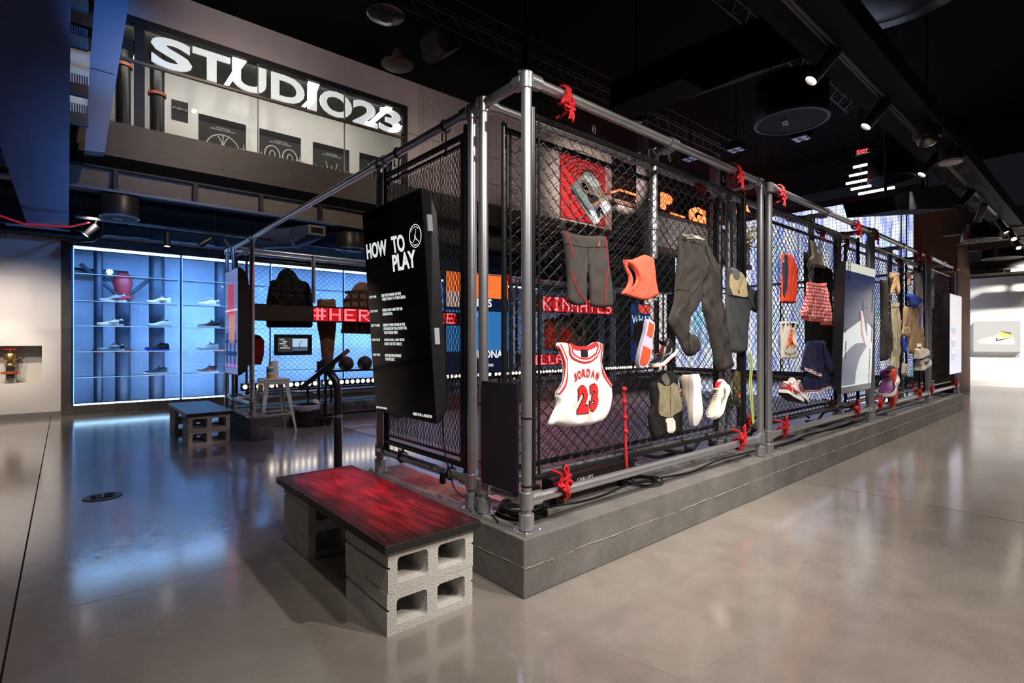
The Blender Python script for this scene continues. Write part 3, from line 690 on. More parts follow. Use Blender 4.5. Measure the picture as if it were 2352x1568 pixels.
def rail(a, b, ends=True):
    a, b = Vector(a), Vector(b); o = MB().cyl(a, b, RP, 20).build('rail', M_ALU, cage, True)
    if ends:
        d = (b-a).normalized(); sleeve(a + d*.05, d, .07, o); sleeve(b - d*.05, d, .07, o)
    return o
for (a, b) in ((.085, 2.62), (2.775, 5.42), (5.53, 8.22), (8.33, 10.38)):
    for y in (.075, .42):
        r_ = rail((a, y, ZT), (b, y, ZT)); sleeve(((a+b)/2, y, ZT), (1, 0, 0), .09, r_)
        rail((a, y, ZB), (b, y, ZB))
    xm = (a+b)/2 + .03
    rail((xm, .075, ZT-.01), (xm, .42, ZT-.01)); rail((b-.05, .1, ZT-.01), (b-.05, .4, ZT-.01))
    o = MB().cyl((xm, .235, 1.76), (xm, .235, ZT), RP, 18).build('drop_pipe', M_ALU, cage, True); sleeve((xm, .235, ZT-.03), (0, 0, 1), .09, o); sleeve((xm, .235, 1.98), (0, 0, 1), .06, o)
    for y in (6.05, 6.40): rail((a if a > 1 else .12, y, ZT), (b, y, ZT)); rail((a if a > 1 else .12, y, ZB), (b, y, ZB))
    o = MB().cyl((xm-.2, 6.0, 1.78), (xm-.2, 6.0, ZT), RP, 18).build('drop_pipe', M_ALU, cage, True)
rail((.087, .075, ZT), (.09, .53, ZT)); rail((.09, .53, ZT), (.09, 1.64, ZT)); rail((.09, 1.64, ZT), (.12, 5.12, ZT)); rail((.12, 5.12, ZT), (.12, 6.42, ZT))
rail((.087, .075, ZB), (.09, .42, ZB)); rail((.09, .53, ZB), (.09, 1.64, ZB)); rail((.12, 5.12, ZB), (.12, 6.05, ZB)); rail((.12, 6.05, ZB), (.12, 6.42, ZB))
rail((10.38, .42, ZT), (10.38, 6.40, ZT)); rail((10.38, .42, ZB), (10.38, 5.75, ZB))
base_at(cage)
# ------------------------------------------------------------------ chain-link panels
M_WIRE = mat('black_vinyl_wire', (.008, .007, .007), .42, spec=.4)
M_FRAME = mat('black_tube_frame', (.010, .010, .012), .3, .1)
def chain(wd, ht, a=.088, b=.074, r=.0026, sides=3):
    mb = MB(); n = int(wd/(a/2)); m = int(ht/(b/2))
    for k in range(n):
        x0 = k*a/2; pts = []
        for j in range(m+1):
            x = x0 + (0 if j % 2 == 0 else a/2 + r); z = j*b/2 + (b/2 if k % 2 else 0)
            if z > ht: break
            pts.append((x, 0, z))
            zz = z + b/4
            if zz < ht: pts.append((x0 + a/4 + (0.0), (r*1.5 if j % 2 == 0 else -r*1.5), zz))
        mb.tube(pts, r, sides, caps=False)
    return mb
_CH = {}
def chain_mesh(wd, ht):
    k = (round(wd, 3), round(ht, 3))
    if k not in _CH: _CH[k] = chain(wd, ht).mesh('chain_link', M_WIRE)
    return _CH[k]
def panel(label, p0, u, wd, ht, group=None, frame_r=.016, setback=0.02, twin=False):
    """framed chain-link panel from lower corner p0 running along u"""
    t = thing('fence_panel', label, 'fence panel', group); p0, u = Vector(p0), Vector(u); Z = Vector((0, 0, 1)); nr = Vector((-u.y, u.x, 0))
    for (a, b) in ((p0, p0 + u*wd), (p0 + Z*ht, p0 + u*wd + Z*ht), (p0 - Z*.04, p0 + Z*(ht+.04)), (p0 + u*wd - Z*.04, p0 + u*wd + Z*(ht+.04))):
        MB().cyl(a, b, frame_r, 10).build('frame_bar', M_FRAME, t, True)
    for s in (.045, wd - .045): MB().cyl(p0 + u*s, p0 + u*s + Z*ht, .007, 8).build('tension_bar', M_FRAME, t, True)
    o = link('chain_link', chain_mesh(wd - .06, ht - .0), t); stuff(o)
    o.matrix_world = Matrix.Translation(p0 + u*.03) @ Matrix((u, nr, Z)).transposed().to_4x4()
    base_at(t); return t
PW = [(.2, 2.51), (2.89, 5.31), (5.64, 8.12), (8.44, 10.27)]
for k, (a, b) in enumerate(PW):
    panel('front chain-link panel %s' % ['nearest the corner post with the white jersey', 'with the checked shorts and navy jacket', 'behind the tan hoodie and long trousers', 'at the far end behind the pale screen'][k], (a, .155, .5), (1, 0, 0), b-a, 1.86, 'chain-link panels of the display wall')
    panel('inner chain-link panel behind %s' % ['the white jersey panel', 'the checked shorts panel', 'the tan hoodie panel', 'the far end panel'][k], (a, .385, .5), (1, 0, 0), b-a, 1.86, 'chain-link panels of the display wall')
    aa = a + .1 if k == 0 else a
    panel('rear fence chain-link panel %s' % ['behind the stool and wall tablet', 'behind the big lit advertising screen', 'third along the rear fence', 'last along the rear fence'][k], (aa, 6.12, .5), (1, 0, 0), b-aa, 1.86, 'chain-link panels of the rear fence')
panel('narrow chain-link panel beside the rear corner posts', (.14, 5.98, .5), (0, -1, 0), .8, 1.86)
for k, y in enumerate((.6, 3.25)): panel(['far end chain-link panel nearer the aisle', 'far end chain-link panel nearer the rear fence'][k], (10.33, y, .5), (0, 1, 0), 2.45, 1.86, 'chain-link panels of the far end')
# expanded-metal panel beside the entrance
t = thing('fence_panel', 'black expanded-metal panel behind the tall instruction screen', 'fence panel')
ya, yb, za, zb = .62, 1.56, .5, 2.37; xx = .1
for (p, q) in (((xx, ya, za), (xx, yb, za)), ((xx, ya, zb), (xx, yb, zb))): MB().cyl(p, q, .018, 10).build('frame_bar', M_FRAME, t, True)
for y in (ya - .028, yb): MB().cyl((xx, y, za-.05), (xx, y, zb+.05), .02, 12).build('frame_bar', M_FRAME, t, True)
MB().box(xx-.012, xx+.012, ya-.005, ya+.02, za, zb).build('frame_bar', M_FRAME, t)
for z in (za+.05, zb-.05): MB().box(xx-.01, xx+.01, ya, yb, z-.008, z+.008).build('frame_bar', M_FRAME, t)
mb = MB(); a_, b_ = .036, .062; n = int((yb-ya)/(a_/2)); m = int((zb-za-.1)/(b_/2))
for k in range(n):
    pts = [(xx + (.003 if j % 2 else -.003), ya + k*a_/2 + (0 if j % 2 == 0 else a_/2), za+.05 + j*b_/2 + (b_/2 if k % 2 else 0)) for j in range(m)]
    mb.tube(pts, .0028, 3, False)
stuff(mb.build('expanded_metal', M_WIRE, t)); base_at(t)
# cable ties holding it
for k, (y, z0, z1) in enumerate(((1.38, ZT, 2.3), (.8, ZT, 2.3), (1.32, ZB, .52), (.74, ZB, .52))):
    t = thing('cable_tie', 'black cable tie on the %s pipe above the instruction screen, %s the corner' % (('top', 'farther from') if k == 0 else ('top', 'nearer'))if k < 2 else 'black cable tie on the bottom pipe by the bench, %s the corner' % ('farther from' if k == 2 else 'nearer'), 'cable tie', 'cable ties on the entrance panel')
    mb = MB(); zc = (z0+z1)/2; hh = abs(z1-z0)/2 + .03; n = 18
    mb.tube([(xx-.005 + .034*math.cos(2*math.pi*i/n), y, z0 + .034*math.sin(2*math.pi*i/n)) for i in range(n)], .006, 5, closed=True)
    mb.tube([(xx, y, z0 + (.034 if z1 > z0 else -.034)), (xx-.006, y, z1)], .006, 5); mb.build('strap', M_FRAME, t, True)
    MB().tube([(xx-.02, y, (z0+z1)/2), (xx-.045, y-.02, (z0+z1)/2-.012), (xx-.06, y-.05, (z0+z1)/2+.02)], .005, 5).build('tail', M_FRAME, t); base_at(t)
# dark board tied between the corner posts
t = thing('side_board', 'dark navy board tied between the two near corner posts', 'board')
MB().box(.045, .058, .1, .385, .46, .995).build('board', mat('navy_board', rgb(30, 33, 46), .6, var=(6, .1)), t)
for (y, z) in ((.075, .83), (.42, .87), (.075, .50), (.42, .56)):
    mb = MB(); mb.lathe([(RP, -.004), (RP+.004, -.004), (RP+.004, .004), (RP, .004)], 16, (.088, y, z)); mb.build('tie', M_FRAME, t, True)
base_at(t)
# red cord knots -------------------------------------------------------
M_CORD = mat('red_cord', rgb(205, 16, 30), .55, bump=(300, .5))
_K = {}
def knot_mesh(v):
    if v in _K: return _K[v]
    rnd = random.Random(40+v); mb = MB(); r = .0075
    for dx in (-.010, .006):
        mb.tube([(dx + .004*math.sin(3*i), .036*math.cos(2*math.pi*i/16), .036*math.sin(2*math.pi*i/16)) for i in range(16)], r, 6, closed=True)
    for i in range(4):
        c = Vector((rnd.uniform(-.012, .012), -.036, -.038 + rnd.uniform(-.012, .012))); a = rnd.uniform(0, 3.14); n = 12
        mb.tube([c + Vector((.024*math.cos(2*math.pi*k/n)*math.cos(a), .012*math.sin(4*math.pi*k/n + i), .022*math.sin(2*math.pi*k/n) + .024*math.cos(2*math.pi*k/n)*math.sin(a)*.6)) for k in range(n)], r, 6, closed=True)
    mb.tube([(0, -.04, -.05), (-.005, -.046, -.085), (-.012, -.044, -.108), (.004, -.044, -.114), (.012, -.042, -.095), (.006, -.04, -.055)], r, 6)
    mb.tube([(-.02, -.038, -.035), (-.042, -.046, -.042), (-.05, -.04, -.052)], r, 6)
    mb.tube([(-.004, -.034, -.03), (-.004, -.01, -.075), (-.004, .05, -.08)], r, 6)
    _K[v] = mb.mesh('cord', M_CORD, True); return _K[v]
kn = [('front top rail', .075, ZT, [(1305, 243), (1698, 412), (1798, 452), (1972, 527), (2013, 545), (2112, 590), (2131, 598), (2194, 626)], 1),
      ('front bottom rail', .075, ZB, [(1302, 1118), (1706, 1016), (1805, 985), (1970, 942), (2022, 926), (2112, 902), (2140, 894), (2196, 880)], -1),
      ('inner top rail', .42, ZT, [(1613, 440), (1890, 558), (1945, 570), (2068, 610)], 1),
      ('inner bottom rail', .42, ZB, [(1718, 968), (1908, 915), (2095, 880)], -1),
      ('rear top rail', 6.05, ZT, [(1165, 630), (1320, 655)], 1)]
for (nm, y, z, lst, sg) in kn:
    for k, (a, b) in enumerate(lst):
        q = P(a, b, Y=y - (.03 if y < 1 else .0)); o = link('cord_knot', knot_mesh((k + int(y*10)) % 4))
        o.location = (q.x, y, z); o.scale = (1.3, 1.05, 1.25 if sg > 0 else -1.25); o.rotation_euler = (0, random.uniform(-.2, .2), 0)
        tag(o, 'red cord knot on the %s, %s from the near corner' % (nm, ORD[k]), 'cord', 'red cord knots tying the panels')
# knotted red cord hanging on the mesh
t = thing('hanging_cord', 'long knotted red cord hanging on the mesh right of the white jersey', 'cord'); pts = [P(1431, 888, Y=.12), P(1434, 925, Y=.12), P(1436, 960, Y=.12), P(1437, 1000, Y=.12), P(1438, 1035, Y=.12), P(1440, 1078, Y=.12)]
MB().tube(pts, .0075, 8).build('cord', M_CORD, t, True); MB().tube([p + Vector((-.012, -.004, .02)) for p in pts[2:]], .006, 8).build('cord', M_CORD, t, True)
for (a, b) in ((1434, 893), (1434, 922), (1436, 958), (1437, 990)): q = P(a, b, Y=.115); MB().ball(q, .016, 8, 6, (1.1, 1, .9)).build('knot', M_CORD, t, True)
base_at(t)
# cables and gear lying on the plinth ---------------------------------
M_CAB = mat('black_cable', (.012, .012, .013), .45)
for k, (c, r, n_) in enumerate(((P(1198, 1178, Z=PT), .115, 9), (P(1472, 1108, Z=PT), .12, 4))):
    t = thing('cable_coil', ['thick coil of black cable around the near corner post foot', 'loose coil of black cable on the plinth below the red cord'][k], 'cable'); rnd = random.Random(k)
    for i in range(n_):
        rr = r*(.72 + .5*rnd.random()); n = 26; z = PT + .008 + .005*i; dx, dy = rnd.uniform(-.015, .015), rnd.uniform(-.015, .015)
        MB().tube([(c.x + dx + rr*math.cos(2*math.pi*j/n), c.y + dy + rr*math.sin(2*math.pi*j/n), z + .004*math.sin(j + i)) for j in range(n)], .006, 6, closed=True).build('loop', M_CAB, t, True)
    base_at(t)
def cable(label, pts, r=.006):
    q = [Vector(p) for p in pts]; out = []
    for i in range(len(q)-1):
        a = q[max(0, i-1)]; b = q[i]; c = q[i+1]; d = q[min(len(q)-1, i+2)]
        for k in range(6):
            u = k/6; out.append(.5*((2*b) + (c-a)*u + (2*a-5*b+4*c-d)*u*u + (-a+3*b-3*c+d)*u**3))
    out.append(q[-1])
    return tag(MB().tube(out, r, 6).build('cable', M_CAB, None, True), label, 'cable')
cable('black cable running along the plinth under the front rail', [(.3, .3, PT+.007), (.7, .2, PT+.007), (1.2, .25, PT+.007), (1.7, .16, PT+.007), (2.2, .22, PT+.007), (2.7, .2, PT+.007), (3.3, .14, PT+.007), (3.9, .2, PT+.007), (4.6, .16, PT+.007), (5.3, .2, PT+.007)])
cable('second black cable looping between the display fences', [(3.2, .3, PT+.02), (3.7, .24, PT+.02), (4.1, .34, PT+.02), (4.6, .27, PT+.02), (5.2, .33, PT+.02), (6.2, .27, PT+.02), (7.0, .33, PT+.02)])
cable('thin cable hanging from the instruction screen to the bottom pipe', [(-.02, .66, .82), (-.01, .655, .6), (.02, .64, .47), (.05, .62, .36), (.12, .45, PT+.01), (.05, .25, PT+.01)], .004)
t = thing('power_brick', 'black power brick dangling from the bottom pipe below the screen', 'adapter'); q = P(1017, 1098, X=.03)
MB().obox(q, (.012, 0, 0), (0, .018, .0), (0, -.004, .032)).build('body', M_BLKMET, t, bevel=.005); MB().obox(q + Vector((0, .005, .04)), (.008, 0, 0), (0, .01, 0), (0, 0, .012)).build('plug', mat('plug_blue', rgb(60, 80, 130), .4), t); base_at(t)
t = thing('led_driver', 'long black lighting driver box with white print lying behind the front mesh', 'driver box')
MB().box(.42, 1.2, .23, .32, PT+.06, PT+.16).build('housing', M_BLKMET, t, bevel=.006)
mb = MB(); text_h(mb, 'CHAUVET', (.62, .229, PT+.115), (1, 0, 0), (0, 0, 1), .022, (0, -.001, 0)); text_h(mb, 'COLORband Q3BT', (.58, .229, PT+.085), (1, 0, 0), (0, 0, 1), .02, (0, -.001, 0)); mb.build('print', mat('white_print', (.7, .7, .7), .6), t)
MB().cyl((.40, .2, PT+.12), (.49, .215, PT+.1), .018, 10).build('plug', mat('plug_royal', rgb(20, 50, 190), .4), t, True)
MB().cyl((1.12, .21, PT+.15), (1.2, .215, PT+.13), .014, 10).build('connector', M_BOLT, t, True)
for x in (.5, 1.1): MB().box(x-.03, x+.03, .25, .3, PT, PT+.06).build('foot', M_BLKMET, t)
base_at(t)
for k, x in enumerate((.33, .62, 1.9, 2.25)):
    t = thing('clamp_knob', 'black clamp knob under the inner panel frame, %s from the corner' % ORD[k], 'clamp', 'clamp knobs along the inner frame')
    MB().cyl((x, .34, .47), (x+.03, .31, .39), .01, 8).build('stem', M_BLKMET, t, True); MB().cyl((x+.03, .31, .40), (x+.035, .305, .38), .028, 10).build('knob', M_BLKMET, t, True); base_at(t)
# black litter of cables along the inner bottom rail
rnd = random.Random(5)
for k in range(7):
    pts = []; x = .5 + k*1.35; n = 7
    for i in range(n): pts.append((min(x + i*.26, 10.2), .44 + rnd.uniform(-.04, .05), .36 + rnd.uniform(-.05, .07)))
    cable('bundle of black cables along the inner bottom rail, %s from the corner' % ORD[k], pts, .014)
# ------------------------------------------------------------------ concrete-block benches
M_BLOCK = mat('concrete_block', rgb(206, 203, 200), .9, var=(70, .10), bump=(150, .7))
def block_mesh(W, D, H):
    """hollow block: two rounded cores front to back, a groove round its ends; front lower-left corner at the origin"""
    gz = H*.60; gd = .009
    outer = [(0, 0), (W, 0), (W, gz-.006), (W-gd, gz-.004), (W-gd, gz+.006), (W, gz+.008), (W, H), (0, H), (0, gz+.008), (gd, gz+.006), (gd, gz-.004), (0, gz-.006)]
    holes = []
    for x0, x1 in ((W*.10, W*.44), (W*.56, W*.90)):
        z0, z1, r = H*.19, H*.83, H*.10; h = []
        for (cx_, cz_, a0) in ((x1-r, z0+r, -90), (x1-r, z1-r, 0), (x0+r, z1-r, 90), (x0+r, z0+r, 180)):
            for k in range(4): an = math.radians(a0 + 30*k); h.append((cx_ + r*math.cos(an), cz_ + r*math.sin(an)))
        holes.append(h)
    loops = [outer] + holes; pts = [p for l in loops for p in l]; n = len(pts); mb = MB()
    tris = geometry.tessellate_polygon([[Vector((p[0], p[1], 0)) for p in l] for l in loops])
    mb.v = [(p[0], 0, p[1]) for p in pts] + [(p[0], D, p[1]) for p in pts]
    for t_ in tris:
        a, b, c = (pts[i] for i in t_); ccw = (b[0]-a[0])*(c[1]-a[1]) - (b[1]-a[1])*(c[0]-a[0]) > 0
        f = tuple(t_) if ccw else tuple(reversed(t_)); mb.f += [f, tuple(i + n for i in reversed(f))]
    o = 0
    for li, l in enumerate(loops):
        m = len(l)
        for i in range(m):
            a, b = o+i, o+(i+1) % m
            mb.f.append((a, a+n, b+n, b) if li == 0 else (a, a+n, b+n, b))
        o += m
    me = mb.mesh('block', M_BLOCK); b = bmesh.new(); b.from_mesh(me); bmesh.ops.recalc_face_normals(b, faces=b.faces[:]); b.to_mesh(me); b.free(); return me
BW, BD, BH = .428, .208, .170
BLK = block_mesh(BW, BD, BH)
def wood_mat(name, c0, c1, rough):
    m = bpy.data.materials.new(name); m.use_nodes = True; nt = m.node_tree; b = nt.nodes['Principled BSDF']; L = nt.links
    tc = nt.nodes.new('ShaderNodeTexCoord'); mp = nt.nodes.new('ShaderNodeMapping'); mp.inputs['Scale'].default_value = (7, .8, 7); L.new(tc.outputs['Object'], mp.inputs[0])
    n = nt.nodes.new('ShaderNodeTexNoise'); n.inputs['Scale'].default_value = 1.6; n.inputs['Detail'].default_value = 3; L.new(mp.outputs[0], n.inputs['Vector'])
    wv = nt.nodes.new('ShaderNodeMath'); wv.operation = 'MULTIPLY'; wv.inputs[1].default_value = 34; L.new(n.outputs['Fac'], wv.inputs[0])
    sn = nt.nodes.new('ShaderNodeMath'); sn.operation = 'SINE'; L.new(wv.outputs[0], sn.inputs[0])
    cr = nt.nodes.new('ShaderNodeValToRGB'); cr.color_ramp.elements[0].position = .0; cr.color_ramp.elements[1].position = .7; cr.color_ramp.elements[0].color = (*c0, 1); cr.color_ramp.elements[1].color = (*c1, 1)
    L.new(sn.outputs[0], cr.inputs[0]); L.new(cr.outputs[0], b.inputs['Base Color']); b.inputs['Roughness'].default_value = rough
    bp = nt.nodes.new('ShaderNodeBump'); bp.inputs['Strength'].default_value = .12; bp.inputs['Distance'].default_value = .002; L.new(sn.outputs[0], bp.inputs['Height']); L.new(bp.outputs[0], b.inputs['Normal']); return m
def bench(label, x0, y0, y1, m_top, y_far=None, dx=0.0):
    t = thing('block_bench', label, 'bench', 'concrete-block benches'); rnd = random.Random(int(y0*10))
    for yc in (y0, (y_far if y_far else y1 - 2*BD)):
        for r in range(2):
            for c in range(2):
                o = link('block', BLK, t); o.location = (x0 + rnd.uniform(-.003, .003) + (dx if yc != y0 else 0), yc + c*(BD + .003), r*(BH+.001))
    sb_ = MB().box(x0-.022, x0+BW+.03, y0-.02, y1+.02, 2*BH+.002, 2*BH+.037).build('seat_board', mat('black_edge', (.012, .011, .011), .5), t, bevel=.003)
    MB().box(x0-.0205, x0+BW+.0285, y0-.0185, y1+.0185, 2*BH+.0365, 2*BH+.040).build('seat_veneer', m_top, sb_)
    return base_at(t)
bench('near low bench of concrete blocks with a dark wooden seat lit red', -.626, .131, 1.51, wood_mat('dark_red_wood', (.030, .007, .008), (.060, .014, .016), .36), 1.10, .02)  # dark red put into the base colour of the seat top
bench('far low bench of concrete blocks with a slate-coloured seat by the glass display', -.555, 5.10, 6.5, mat('slate_board', rgb(58, 60, 66), .42, var=(4, .1)))
# ------------------------------------------------------------------ court sheet inside the cage
t = thing('court_sheet', 'matte violet-grey sports flooring laid inside the cage', 'flooring'); M_COURT = mat('court_vinyl', rgb(112, 104, 110), .42, var=(1.5, .1), spec=.35)
for k in range(6): MB().box(1.35 + k*1.48, 1.35 + (k+1)*1.48 - .004, .56, 5.88, .0005, .004).build('strip', M_COURT, t)
base_at(t)
# ------------------------------------------------------------------ tall instruction screen
def Pn(x, y, p0, n):
    d = FW + RT*((x-CX)/FPX) - UP*((y-CY)/FPX); return CAM + d*((p0-CAM).dot(n)/d.dot(n))
xt, xb = -.174, -.080
TL, BL, TR, BR = P(835, 485, X=xt), P(860, 940, X=xb), P(968, 435, X=xt), P(1003, 976, X=xb)
yL = (TL.y+BL.y)/2; yR = (TR.y+BR.y)/2; zT = (TL.z+TR.z)/2; zB = (BL.z+BR.z)/2
SV = Vector((xt-xb, 0, zT-zB)); SN = Vector((-(zT-zB), 0, xt-xb)).normalized(); S0 = Vector((xb, yL, zB)); SU = Vector((0, yR-yL, 0))
scr = thing('display_screen', 'tall black portrait screen with HOW TO PLAY instructions leaning from the cage', 'screen')
M_SHELL = mat('black_plastic', (.012, .012, .014), .35); M_SCR = mat('dark_screen', (.003, .003, .004), .06, spec=.6)
def scr_pt(u, v, d): return S0 + SU*u + SV*v - SN*d
mb = MB(); prof = [(0, 0), (.018, 0), (.05, .02), (.085, .10), (.085, .90), (.05, .98), (.018, 1), (0, 1)]
poly = [scr_pt(0, v, d) for d, v in prof]; mb.prism(poly, SU); mb.build('housing', M_SHELL, scr)
MB().prism([scr_pt(.012, .008, -.001), scr_pt(.988, .008, -.001), scr_pt(.988, .992, -.001), scr_pt(.012, .992, -.001)], SN*.002).build('panel', M_SCR, scr)
M_TXT = mat('screen_white', (.6, .62, .62), .5, emit=(.86, .92, .92), es=.75)
def scr_text(s, ll, lr, ul, bold=.02, name='lettering'):
    o, r, u = (Pn(*p, S0 + SN*.0035, SN) for p in (ll, lr, ul)); mb = MB(); text_solid(mb, s, o, r-o, u-o, SN*.0008, bold); return mb.build(name, M_TXT, scr)
scr_text('HOW', (843.5, 596), (890, 586), (840.5, 561), .035); scr_text('TO', (902, 582), (931.5, 577), (897.5, 543), .035); scr_text('PLAY', (903.5, 624), (957, 613), (900, 586), .035)
for (s, x0, y0, x1) in [('STEP ONE', 848.5, 685.5, 864.5), ('STEP TWO', 850.5, 718, 868), ('STEP THREE', 852.5, 750.5, 873), ('STEP FOUR', 854.5, 783, 873.5), ('STEP FIVE', 857, 817, 873.5),
        ('SIGN THE WAIVER ON THE', 876.5, 682, 921), ('TABLET NEXT TO THIS SCREEN.', 877.5, 690.5, 932), ('GRAB A SEAT AND TRY ON', 878.6, 715.5, 924), ('SOME KICKS.', 879.3, 724.5, 902),
        ('MOUNT YOUR PHONE IN THE', 880.6, 749.8, 930.5), ('HOLDERS ON THE COURT FOR', 881.4, 758, 934.5), ('THAT KILLER VIEW.', 882.2, 767, 914), ('GRAB A BALL, AND PRESS', 883, 784, 929), ('START ON THE TABLET.', 883.4, 792.5, 923.5),
        ('NOW SHOW US WHAT', 884.5, 819, 922), ("YOU'VE GOT.", 885, 827.5, 907), ('JORDAN FAMILY', 864.5, 937.5, 890), ('HERE FOR A REASON', 949, 953, 992)]:
    h = 6.6 if x0 > 870 else 5.6
    sl = (y0-785)/(x0-150)*.8; scr_text(s, (x0, y0), (x1, y0 + (x1-x0)*sl), (x0-.4, y0-h), .012)
def jumpman(mb, o, ux, uy, d):
    """leaping figure reaching up with a ball, legs apart, in the unit square"""
    o, ux, uy = Vector(o), Vector(ux), Vector(uy)
    def pt(a, b): return o + ux*a + uy*b
    limbs = [([(.50, .50), (.54, .66), (.60, .80), (.62, .95)], [.05, .04, .03, .022]), ([(.47, .36), (.48, .52), (.52, .66)], [.075, .07, .05]),
             ([(.47, .38), (.34, .22), (.14, .06)], [.06, .045, .022]), ([(.50, .38), (.68, .20), (.92, .05)], [.06, .045, .022]), ([(.48, .60), (.36, .50), (.38, .42)], [.03, .024, .018])]
    L = ux.length
    for pts, rs in limbs: mb.tube([pt(*p) for p in pts], [r*L for r in rs], 6)
    mb.ball(pt(.54, .73), .05*L, 8, 6); mb.ball(pt(.63, .99), .055*L, 8, 6)
    for f in ((.10, .04), (.95, .04)): mb.ball(pt(*f), .045*L, 8, 6)
lg = Pn(953.6, 541.6, S0 + SN*.0035, SN); r = 14/FPX*(lg-CAM).dot(FW)*1.6; rz = 26/FPX*(lg-CAM).dot(FW); uU = SU.normalized(); uV = SV.normalized()
mb = MB()
mb.tube([lg + uU*(rz*math.cos(2*math.pi*k/28)) + uV*(rz*math.sin(2*math.pi*k/28)) for k in range(28)], rz*.035, 5, closed=True); mb.build('logo_ring', M_TXT, scr)
mb = MB(); jumpman(mb, lg - uU*rz*.55 - uV*rz*.55, uU*rz*1.1, uV*rz*1.1, 0)
for v in range(len(mb.v)):
    p = Vector(mb.v[v]); k = (p-lg).dot(SN); mb.v[v] = tuple(p - SN*k*.9)
mb.build('logo_figure', M_TXT, scr)
for wd_, a0, sg in (('JORDAN', 150, -1), ('FAMILY', 215, 1)):
    mb = MB()
    for i, ch in enumerate(wd_):
        an = math.radians(a0 + sg*22*i*(.85) - (6 if sg < 0 else -2)); c = lg + uU*(rz*.8*math.cos(an)) + uV*(rz*.8*math.sin(an)); h = rz*.13
        tu = (-uU*math.sin(an) + uV*math.cos(an))*(1 if sg > 0 else -1); tv = (uU*math.cos(an) + uV*math.sin(an))*(-1 if sg > 0 else 1)
        text_solid(mb, ch, c - tu*h*.5 - tv*h*.5, tu*h, tv*h, SN*.0006, .03)
    mb.build('logo_lettering', M_TXT, scr)
for v in (.82, .34): MB().prism([scr_pt(1.0, v, .02), scr_pt(1.0, v, .05), scr_pt(1.0, v+.07, .05), scr_pt(1.0, v+.07, .02)], (0, -.008, 0)).build('side_label', mat('pale_label', rgb(170, 178, 190), .5), scr)
MB().box(-.09, .1, (yL+yR)/2-.12, (yL+yR)/2+.12, 1.2, 1.6).build('wall_bracket', M_BLACK, scr); base_at(scr)
# ------------------------------------------------------------------ tablet kiosk by the entrance
t = thing('tablet_kiosk', 'black curved floor stand holding a tilted tablet behind the near bench', 'kiosk')
kc = P(776, 1108, Z=0); dep = (kc-CAM).dot(FW)
kp = [kc + UP*.02, kc + UP*.5, kc + UP*.82] 
def kpx(x, y): return CAM + (FW + RT*((x-CX)/FPX) - UP*((y-CY)/FPX))*dep
pts = [kc + UP*.02, kpx(776, 1000), kpx(776, 915), kpx(775, 890), kpx(770, 872), kpx(760, 858), kpx(748, 850)]
MB().tube(pts, .033, 14).build('pole', mat('satin_black', (.012, .013, .016), .28), t, True)
MB().lathe([(.19, 0), (.19, .008), (.17, .014), (.05, .016)], 28, kc).build('base_plate', M_BLKMET, t, True)
MB().lathe([(.034, -.012), (.038, -.01), (.038, .01), (.034, .012)], 16, kpx(776, 955)).build('joint_ring', M_BOLT, t, True)
hc = kpx(747, 847); ax = (kpx(795, 812) - kpx(700, 887)); hl = ax.length/2; ax.normalize(); nn = (-RT*.60 + UP*.72 - FW*.18); nn = (nn - ax*nn.dot(ax)).normalized(); bb = ax.cross(nn)
MB().obox(hc, ax*hl, bb*.15, nn*.019).build('tablet_case', MATS['satin_black'], t, bevel=.006)
MB().obox(hc + nn*.0195, ax*(hl-.05), bb*.12, nn*.001).build('tablet_glass', mat('tablet_glass', (.02, .01, .02), .08, emit=(.25, .08, .12), es=.08), t)
cable_ = [kc + Vector((.06, .03, .01)), kpx(786, 1080), kpx(786, 1000), kpx(783, 930)]
MB().tube(cable_, .003, 5).build('white_cord', mat('white_cord', rgb(190, 190, 195), .5), t); base_at(t)
# ------------------------------------------------------------------ white metal stool with cleaning things
SC = P(628, 866, Y=5.62); sx, sy = SC.x, SC.y
M_STOOL = mat('white_enamel', rgb(205, 206, 206), .35)
t = thing('metal_stool', 'white metal stool with tapered legs beside the rear corner post', 'stool')
MB().obox((sx, sy, .70), (.165, 0, 0), (0, .165, 0), (0, 0, .012)).build('seat', M_STOOL, t, bevel=.01)
for ax_, ay in ((-1, -1), (1, -1), (1, 1), (-1, 1)):
    p0 = Vector((sx + ax_*.15, sy + ay*.15, .69)); p1 = Vector((sx + ax_*.235, sy + ay*.235, .0)); mb = MB()
    for (du, w0, w1) in (((1, 0), .035, .012), ((0, 1), .035, .012)):
        d = Vector((-ax_*du[0], -ay*du[1], 0)); th = Vector((-ax_*(1-du[0]), -ay*(1-du[1]), 0))*.004
        mb.add([p0, p0 + d*w0*1.9, p1 + d*w1*1.9, p1, p0 + th, p0 + d*w0*1.9 + th, p1 + d*w1*1.9 + th, p1 + th], [(0,1,2,3), (7,6,5,4), (0,4,5,1), (1,5,6,2), (2,6,7,3), (3,7,4,0)])
    mb.build('leg', M_STOOL, t)
for (a, b) in (((-1, -1), (1, -1)), ((1, -1), (1, 1)), ((1, 1), (-1, 1)), ((-1, 1), (-1, -1))):
    MB().obox((sx + .157*(a[0]+b[0])/2, sy + .157*(a[1]+b[1])/2, .665), ((b[0]-a[0])/2*.155, (b[1]-a[1])/2*.155, 0) if True else 0, Vector((b[1]-a[1], -(b[0]-a[0]), 0)).normalized()*.004, (0, 0, .03)).build('apron', M_STOOL, t)
    MB().cyl((sx + .205*a[0], sy + .205*a[1], .24), (sx + .205*b[0], sy + .205*b[1], .24), .008, 8).build('footrest', M_STOOL, t)
base_at(t)
